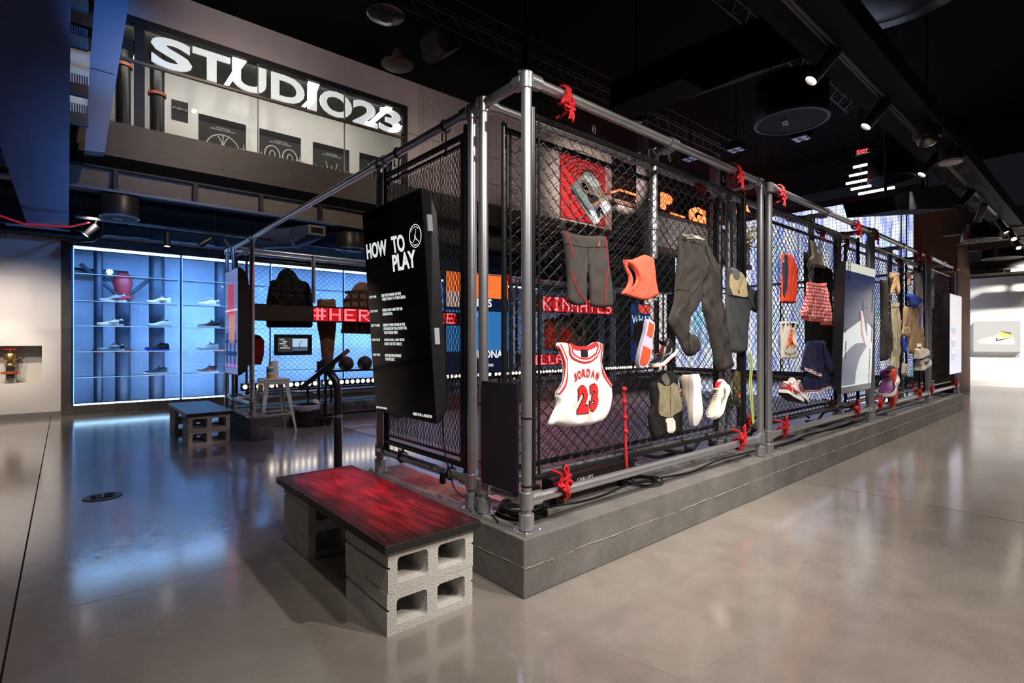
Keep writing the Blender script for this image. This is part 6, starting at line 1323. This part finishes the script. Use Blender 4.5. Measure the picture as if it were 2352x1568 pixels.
# ------------------------------------------------------------------ light track and its heads over the aisle
t = thing('light_track', 'long black light track under the aisle soffit', 'light track'); MB().box(1.2, 18, -.425, -.395, 3.40, 3.42).build('rail', M_BLKMET, t); MB().box(1.2, 18, -.43, -.425, 3.398, 3.42).build('lip', mat('track_lip', rgb(150, 150, 150), .4, .5), t); MB().box(1.2, 18, -.395, -.39, 3.398, 3.42).build('lip', MATS['track_lip'], t); base_at(t)
M_FACE = glow('lamp_face', (1.0, .9, .76), 16.0); M_HEAD = mat('head_black', (.012, .011, .011), .4)
HD = [((1920, 115), (1864, 184), 1), ((2038, 230), (1990, 289), 1), ((2156, 355), (2118, 400), 1), ((2233, 438), (2204, 473), 0), ((2262, 468), (2246, 504), 0), ((2290, 505), (2309, 530), 1), ((2318, 530), (2330, 551), 1), ((2330, 553), (2342, 572), 1)]
for k, (b, f, on) in enumerate(HD):
    B, F = P(*b, Z=3.39), P(*f, Z=3.17); d = (F-B).normalized(); r = .047
    t = thing('track_spotlight', 'black cylinder spotlight on the aisle track, %s from the visitor' % ORD[k], 'spotlight', 'spotlights on the aisle track')
    F = B + d*.29
    MB().lathe([(r*.9, 0), (r, .004), (r, .286), (r*.93, .29), (r*.86, .27)], 20, B, d).build('body', M_HEAD, t, True); MB().lathe([(r*.86, .272), (r*.05, .276)], 18, B, d).build('lens', M_FACE if on else mat('lens_dark', (.05, .05, .05), .2), t)
    m_ = B + d*.10; MB().cyl(m_, (m_.x, -.41, 3.41), .011, 8).build('stem', M_BLKMET, t); MB().box(m_.x-.05, m_.x+.05, -.43, -.39, 3.375, 3.40).build('adapter', M_BLKMET, t); base_at(t)
# left track in front of the glass display
t = thing('light_track', 'short black light track in front of the glass display', 'light track'); Yt = 7.6; zt = P(175, 498, Y=Yt).z
MB().box(-1.52, 4.0, Yt-.02, Yt+.02, zt-.015, zt+.02).build('rail', M_BLKMET, t)
for x in (-1.45, .2, 1.7): MB().cyl((x, Yt, zt), (x, Yt, 3.3), .004, 5).build('hanger', M_BLKMET, t)
base_at(t)
for k, (b, f, on) in enumerate([((222, 516), (196, 538), 1), ((384, 540), (384, 565), 1), ((485, 549), (463, 562), 0), ((514, 550), (526, 566), 0)]):
    B, F = P(*b, Y=Yt), P(*f, Y=Yt-.02); d = (F-B).normalized(); B = Vector((B.x, Yt, zt-.09)); r = .045
    t = thing('track_spotlight', 'small black spotlight on the display track, %s from the left' % ORD[k], 'spotlight', 'spotlights on the display track')
    MB().lathe([(r*.9, 0), (r, .004), (r, .2), (r*.86, .19)], 18, B, d).build('body', M_HEAD, t, True); MB().lathe([(r*.86, .192), (r*.05, .196)], 16, B, d).build('lens', M_FACE if on else MATS['lens_dark'], t); MB().cyl(B + d*.05, (B.x, Yt, zt-.015), .012, 8).build('stem', M_BLKMET, t); base_at(t)
# ------------------------------------------------------------------ hanging drum loudspeakers
def drum(label, c, r, h, z_top, mtl, rim):
    t = thing('drum_speaker', label, 'loudspeaker', 'hanging drum loudspeakers'); c = Vector(c)
    MB().lathe([(r, 0), (r, h-.01), (r*.97, h), (r*.2, h)], 40, c).build('drum', mtl, t, True, 50); MB().lathe([(r*1.0, -.012), (r*1.03, -.008), (r*1.03, .012), (r*.99, .014), (r*.94, .0), (r*.94, -.012), (r*1.0, -.012)], 40, c, None, False).build('rim', rim, t, True); MB().lathe([(r*.93, -.009), (r*.1, -.013)], 36, c).build('grille', mat('speaker_grille', rgb(16, 17, 20), .6, bump=(400, .4), spec=.2), t)
    mb = MB(); text_solid(mb, 'BOSE', c + Vector((-.14*r*2, .0, -.0145)), (.28*r*2*.7, .1*r, 0), (-.02*r, .16*r, 0), (0, 0, -.002), .02); mb.build('badge', M_BOLT, t)
    for k in range(3): an = k*2.094; MB().cyl(c + Vector((r*.6*math.cos(an), r*.6*math.sin(an), h)), (c.x, c.y, z_top), .004, 5).build('hanger', M_BLKMET, t)
    return base_at(t)
M_DR = mat('drum_black', (.014, .014, .016), .32, .3); M_RIM = mat('drum_rim', rgb(60, 70, 92), .35, .4); M_RIM2 = mat('drum_rim_grey', rgb(120, 116, 112), .4, .3)
for lb, p, z, r, h, rm in (('large drum loudspeaker hanging near the aisle, closest to the visitor', (1817, 278), 3.2, .30, .36, M_RIM), ('drum loudspeaker hanging beside the white light strips', (2046, 410), 3.3, .25, .30, M_RIM), ('drum loudspeaker with pale rim farther along the aisle', (2253, 551), 3.2, .30, .3, M_RIM2), ('farthest drum loudspeaker with pale rim near the white wall', (2302, 593), 3.2, .36, .36, M_RIM2)):
    q = P(*p, Z=z); drum(lb, q, r, h, 6.84 if q.x < 10 else 4.59, M_DR, rm)
for lb, p, Y_, r in (('drum loudspeaker below the beam at the left', (275, 500), 7.86, .24), ('drum loudspeaker below the beam left of the instruction screen', (806, 573), 7.86, .27)):
    q = P(*p, Y=Y_); drum(lb, q, r, .3, 3.39, mat('drum_brown', rgb(52, 46, 42), .4, .4), mat('drum_rim_blue', rgb(90, 110, 150), .35, .3))
# ducts
t = thing('supply_duct', 'short round duct with a rectangular outlet grille under the beam', 'duct'); q = P(700, 545, Y=7.3); M_DUCT = mat('duct_steel', rgb(96, 104, 120), .4, .7)
MB().cyl((q.x-.5, 7.9, q.z+.0), (q.x-.12, 7.45, q.z+.0), .17, 20).build('round_duct', M_DUCT, t, True); a = P(708, 515, Y=7.2); b = P(747, 543, Y=7.2)
MB().add([(q.x-.2, 7.55, q.z-.15), (q.x+.05, 7.7, q.z-.15), (q.x+.05, 7.7, q.z+.18), (q.x-.2, 7.55, q.z+.18), (a.x, 7.2, b.z), (b.x, 7.2, b.z), (b.x, 7.2, a.z), (a.x, 7.2, a.z)], [(0,1,2,3), (7,6,5,4), (0,4,5,1), (1,5,6,2), (2,6,7,3), (3,7,4,0)]).build('outlet_box', M_DUCT, t)
MB().box(a.x, b.x, 7.185, 7.2, b.z, a.z).build('grille_frame', mat('grille_grey', rgb(120, 112, 104), .5), t); w_ = b.x-a.x; MB().box(a.x+.04, b.x-.04, 7.18, 7.186, b.z+.04, a.z-.04).build('grille_opening', M_BLACK, t)
for k in range(9): x = a.x + .05 + k*(w_-.1)/8; MB().box(x-.004, x+.004, 7.17, 7.182, b.z+.04, a.z-.04).build('vane', M_BLKMET, t)
base_at(t)
def px_prism(name, label, pts, Y, dep, m, cat='duct'): return tag(MB().prism([P(a, b, Y=Y) for a, b in pts], (0, dep, 0)).build(name, m), label, cat)
M_NDUCT = mat('duct_navy', rgb(8, 9, 13), .75, spec=.08)
px_prism('supply_duct', 'large dark faceted duct above the aisle near the top', [(1570, 110), (1790, 20), (1865, 60), (1850, 130), (1720, 170), (1622, 208), (1566, 180)], 1.0, .9, M_NDUCT)
t = thing('supply_duct', 'dark rectangular duct crossing in front of the LED wall', 'duct'); dp = [P(a, b, Y=-.15) for a, b in [(2052, 448), (2200, 418), (2236, 440), (2230, 470), (2200, 478), (2060, 482)]]
MB().prism(dp, (0, .5, 0)).build('body', M_NDUCT, t)
for q in (dp[0].lerp(dp[1], .2), dp[0].lerp(dp[1], .8)): MB().cyl((q.x, .1, q.z - .02), (q.x, .1, 6.84), .015, 8).build('hanger', M_BLKMET, t)
base_at(t)
t = thing('duct_drum', 'large round dark duct end at the upper right edge of the view', 'duct'); q = P(2045, -25, Z=4.2); MB().lathe([(.66, .0), (.68, .01), (.68, .6), (.66, .61)], 48, q).build('drum', mat('drum_big', rgb(16, 20, 30), .3, .4), t, True); MB().lathe([(.5, -.004), (.52, -.008), (.54, -.004)], 40, q, None, False).build('ring', M_RIM, t, True); MB().cyl(q + UP*.6, (q.x, q.y, 6.84), .3, 24).build('neck', M_DR, t, True); base_at(t)
# camera dome, detector
t = thing('camera_dome', 'security camera dome hanging beside the track', 'camera'); q = P(2130, 318, Z=3.25); MB().lathe([(.11, 0), (.12, .02), (.12, .09), (.09, .12)], 24, q).build('housing', M_DR, t, True); MB().ball(q, .095, 20, 12, (1, 1, .9)).build('dome', mat('dome_glass', (.02, .02, .025), .03, .0, spec=1.0, coat=1.0), t, True); MB().cyl(q + UP*.1, (q.x, q.y, 3.42), .03, 10).build('neck', M_DR, t); base_at(t)
t = thing('smoke_detector', 'white round detector hanging beside the track', 'detector'); q = P(2183, 372, Z=3.25); MB().lathe([(.05, -.03), (.11, -.015), (.115, .01), (.1, .02)], 24, q).build('body', mat('detector_white', rgb(190, 184, 184), .5), t, True); MB().lathe([(.115, .02), (.12, .03), (.12, .12), (.1, .13)], 24, q).build('base', M_DR, t, True); MB().cyl(q + UP*.12, (q.x, q.y, 3.42), .02, 8).build('neck', M_DR, t); base_at(t)
# exit sign and light strips hanging over the far end
t = thing('exit_sign', 'red lit EXIT sign hanging under the dark ceiling', 'exit sign'); XE = 11; q0, q1 = P(1964, 356, X=XE), P(1997, 333, X=XE); MB().box(XE, XE+.06, q1.y, q0.y, q0.z, q1.z).build('case', M_BLACK, t)
mb = MB(); text_solid(mb, 'EXIT', P(1968, 354, X=XE-.002), P(1994, 350, X=XE-.002) - P(1968, 354, X=XE-.002), (0, 0, (q1.z-q0.z)*.6), (-.003, 0, 0), .05); mb.build('lettering', glow('exit_red', (1.0, .05, .07), 2.2), t); MB().cyl((XE+.03, (q0.y+q1.y)/2, q1.z), (XE+.03, (q0.y+q1.y)/2, 6.85), .012, 8).build('stem', M_BLKMET, t); base_at(t)
M_TUBE = glow('tube_white', (1, .93, .86), 7.0)
for k, (a, b) in enumerate((((1960, 384.5), (2013.5, 372.5)), ((1951, 404), (1999, 394)), ((1943.6, 422), (2000, 411)), ((1955, 435), (2000.6, 426)), ((1972, 445.5), (2054.6, 430)))):
    p, q = P(*a, X=11.6), P(*b, X=11.6); t = thing('light_strip', 'slanted white light strip under the far ceiling, %s from the top' % ORD[k], 'light strip', 'slanted light strips'); MB().cyl(p, q, .028, 8).build('tube', M_TUBE, t, True); MB().obox((p+q)/2 + Vector((.035, 0, .03)), (q-p)/2, (.02, 0, 0), (0, 0, .02)).build('channel', M_BLKMET, t); MB().cyl((p+q)/2 + Vector((.04, 0, 0)), ((p.x+q.x)/2+.04, (p.y+q.y)/2, 6.85), .006, 6).build('rod', M_BLKMET, t); base_at(t)
# trusses, box speaker, small lamps in the dark ceiling
M_TRUSS = mat('truss_grey', rgb(52, 54, 62), .5, .4)
for k, (y, z, x0, x1) in enumerate(((5.0, 6.3, -1, 12), (1.6, 6.0, 3.0, 10.8))):
    t = thing('ceiling_truss', ['long lattice truss under the ceiling above the rear fence', 'long lattice truss under the ceiling above the aisle side'][k], 'truss')
    for (dy, dz) in ((0, 0), (.3, 0), (0, .3), (.3, .3)): MB().cyl((x0, y+dy, z+dz), (x1, y+dy, z+dz), .02, 6).build('chord', M_TRUSS, t)
    mb = MB(); n = int((x1-x0)/.4)
    for i in range(n): a = x0 + i*.4; mb.cyl((a, y, z), (a+.4, y, z+.3), .01, 5); mb.cyl((a, y, z), (a+.4, y+.3, z), .01, 5); mb.cyl((a+.4, y, z), (a+.4, y+.3, z), .01, 5)
    stuff(mb.build('lacing', M_TRUSS, t))
    for x in (x0+1, x1-1): MB().cyl((x, y+.15, z+.3), (x, y+.15, 6.85), .015, 6).build('hanger', M_TRUSS, t)
    base_at(t)
t = thing('box_speaker', 'grey wedge loudspeaker hanging under the ceiling above the studio window', 'loudspeaker'); Yb = 5.4
MB().prism([P(1000, 62, Y=Yb), P(1030, 92, Y=Yb), P(1026, 120, Y=Yb), P(1008, 108, Y=Yb)], (0, .5, 0)).build('side', mat('speaker_side', rgb(90, 82, 78), .7), t); MB().prism([P(1030, 92, Y=Yb-.01), P(1066, 66, Y=Yb-.01), P(1064, 104, Y=Yb-.01), P(1027, 121, Y=Yb-.01)], (0, .45, 0)).build('front', mat('speaker_front', rgb(44, 40, 44), .6), t); q = P(1030, 80, Y=Yb); MB().cyl((q.x, Yb+.2, q.z), (q.x, Yb+.2, 6.85), .02, 8).build('stem', M_BLKMET, t); base_at(t)
for k, (p, r, nm, lb) in enumerate((((886, 36), .13, 'ceiling_lamp', 'unlit round lens lamp at the top edge above the studio window'), ((913, 151), .13, 'ceiling_disc', 'round brown ceiling speaker right of the lens lamp'), ((1207, 165), .1, 'ceiling_lamp', 'small chrome lamp just above the corner post'), ((1461, 281), .1, 'ceiling_lamp', 'small chrome lamp above the front top rail'))):
    q = P(*p, Z=6.2 if k < 2 else 4.6); t = thing(nm, lb, 'lamp' if 'lamp' in nm else 'speaker'); r = r*(2.2 if k < 2 else 1.0)
    MB().lathe([(r*.3, -.02), (r*.9, -.01), (r, .01), (r, .03), (r*.4, .12), (r*.2, .3)], 28, q).build('body', mat('lamp_chrome', rgb(110, 112, 120), .2, .9) if 'lamp' in nm else mat('disc_brown', rgb(110, 90, 74), .6), t, True); MB().cyl(q + UP*.2, (q.x, q.y, 6.85), .02, 8).build('stem', M_BLKMET, t); base_at(t)
for k, p in enumerate(((1690, 344), (1840, 318), (1585, 365))):
    q = P(*p, Z=4.9); t = thing('stage_light', ['four-lens stage light hanging over the court, middle one', 'stage light cluster hanging next to the large drum loudspeaker', 'stage light cluster hanging above the neon letters'][k], 'stage light', 'stage lights over the court'); MB().box(q.x-.13, q.x+.13, q.y-.13, q.y+.13, q.z, q.z+.14).build('body', mat('stage_navy', rgb(14, 14, 34), .4), t)
    for (dx, dy) in ((-.07, -.07), (.07, -.07), (-.07, .07), (.07, .07)): MB().lathe([(.05, -.004), (.045, -.014), (.02, -.018)], 14, q + Vector((dx, dy, 0))).build('lens', mat('stage_lens', rgb(110, 110, 150), .15, emit=(.35, .35, .6), es=.25), t, True)
    MB().cyl(q + UP*.14, (q.x, q.y, 6.85), .012, 6).build('stem', M_BLKMET, t); base_at(t)
# sprinkler pipe along the white wall and the red cable above it
t = thing('sprinkler_pipe', 'dark horizontal pipe with couplings along the top of the white wall', 'pipe'); q = P(0, 536, Y=9.1); MB().tube([(-5, 9.1, 2.88), (-1.45, 9.1, 2.88), (-1.3, 9.1, 2.9), (-1.2, 9.15, 3.0), (-1.2, 9.15, 3.29)], .075, 16).build('pipe', mat('pipe_brown', rgb(40, 36, 34), .4, .3), t, True)
for x in (-2.36, -1.5): MB().cyl((x-.06, 9.1, 2.88), (x+.06, 9.1, 2.88), .1, 16).build('coupling', MATS['pipe_brown'], t, True)
base_at(t)
t = thing('red_cable', 'red cable sagging under the bulkhead at the left', 'cable'); MB().tube([P(-40, 478, Y=6.4), P(0, 495, Y=6.4), P(55, 514, Y=6.4), P(110, 518, Y=6.4), P(160, 521, Y=6.4), P(205, 511, Y=7.6)], .012, 6).build('cable', mat('cable_red', rgb(190, 24, 48), .4, emit=(.6, .02, .06), es=.35), t, True); base_at(t)  # faint red glow put into the cable material
# black safety nets round the court
M_NET = mat('net_black', (.006, .006, .006), .8)
x0 = P(962, 300, Y=7.5).x; mb = MB(); x = x0; 
while x < 10.6: mb.tube([(x, 7.5, 2.7), (x, 7.5, 6.85)], .0022, 3, False); x += .055
z = 2.7
while z < 6.85: mb.tube([(x0, 7.5, z), (10.6, 7.5, z)], .0022, 3, False); z += .055
o = stuff(mb.build('safety_net', M_NET)); tag(o, 'fine black safety net hanging in front of the pale upper wall', 'net')
mb = MB(); y = .7
while y < 7.4: mb.tube([(11, y, 2.5), (11, y, 6.85)], .003, 3, False); y += .07
z = 2.5
while z < 6.85: mb.tube([(11, .7, z), (11, 7.4, z)], .003, 3, False); z += .07
o = stuff(mb.build('safety_net', M_NET)); tag(o, 'fine black safety net across the far end in front of the LED wall', 'net')
# far wall track lights
t = thing('light_track', 'black light bar with two flat heads above the far white wall', 'light track'); MB().box(16.2, 16.24, -3, 1.2, 3.05, 3.09).build('rail', M_BLKMET, t)
for y in (.35, -.25): MB().box(16.1, 16.3, y-.28, y+.2, 2.93, 3.0).build('head', mat('head_brown', rgb(60, 52, 48), .5), t); MB().box(16.2, 16.23, y-.02, y+.02, 3.0, 3.05).build('stem', M_BLKMET, t)
for y in (-2.5, .9): MB().cyl((16.22, y, 3.09), (16.22, y, 4.6), .01, 6).build('hanger', M_BLKMET, t)
base_at(t)
# small steel carabiners clipped to the mesh
for k, p in enumerate(((1363, 298), (1284, 334), (1536, 363), (1660, 412))):
    q = P(*p, Y=.14); t = thing('carabiner', 'small steel carabiner clipped high on the front mesh, %s from the corner' % ORD[k], 'carabiner', 'carabiners on the mesh'); n = 14
    MB().tube([(q.x + .012*math.cos(2*math.pi*i/n), .135 + .004*math.sin(2*math.pi*i/n), q.z + .024*math.sin(2*math.pi*i/n)) for i in range(n)], .0026, 6, closed=True).build('ring', M_BOLT, t, True); base_at(t)
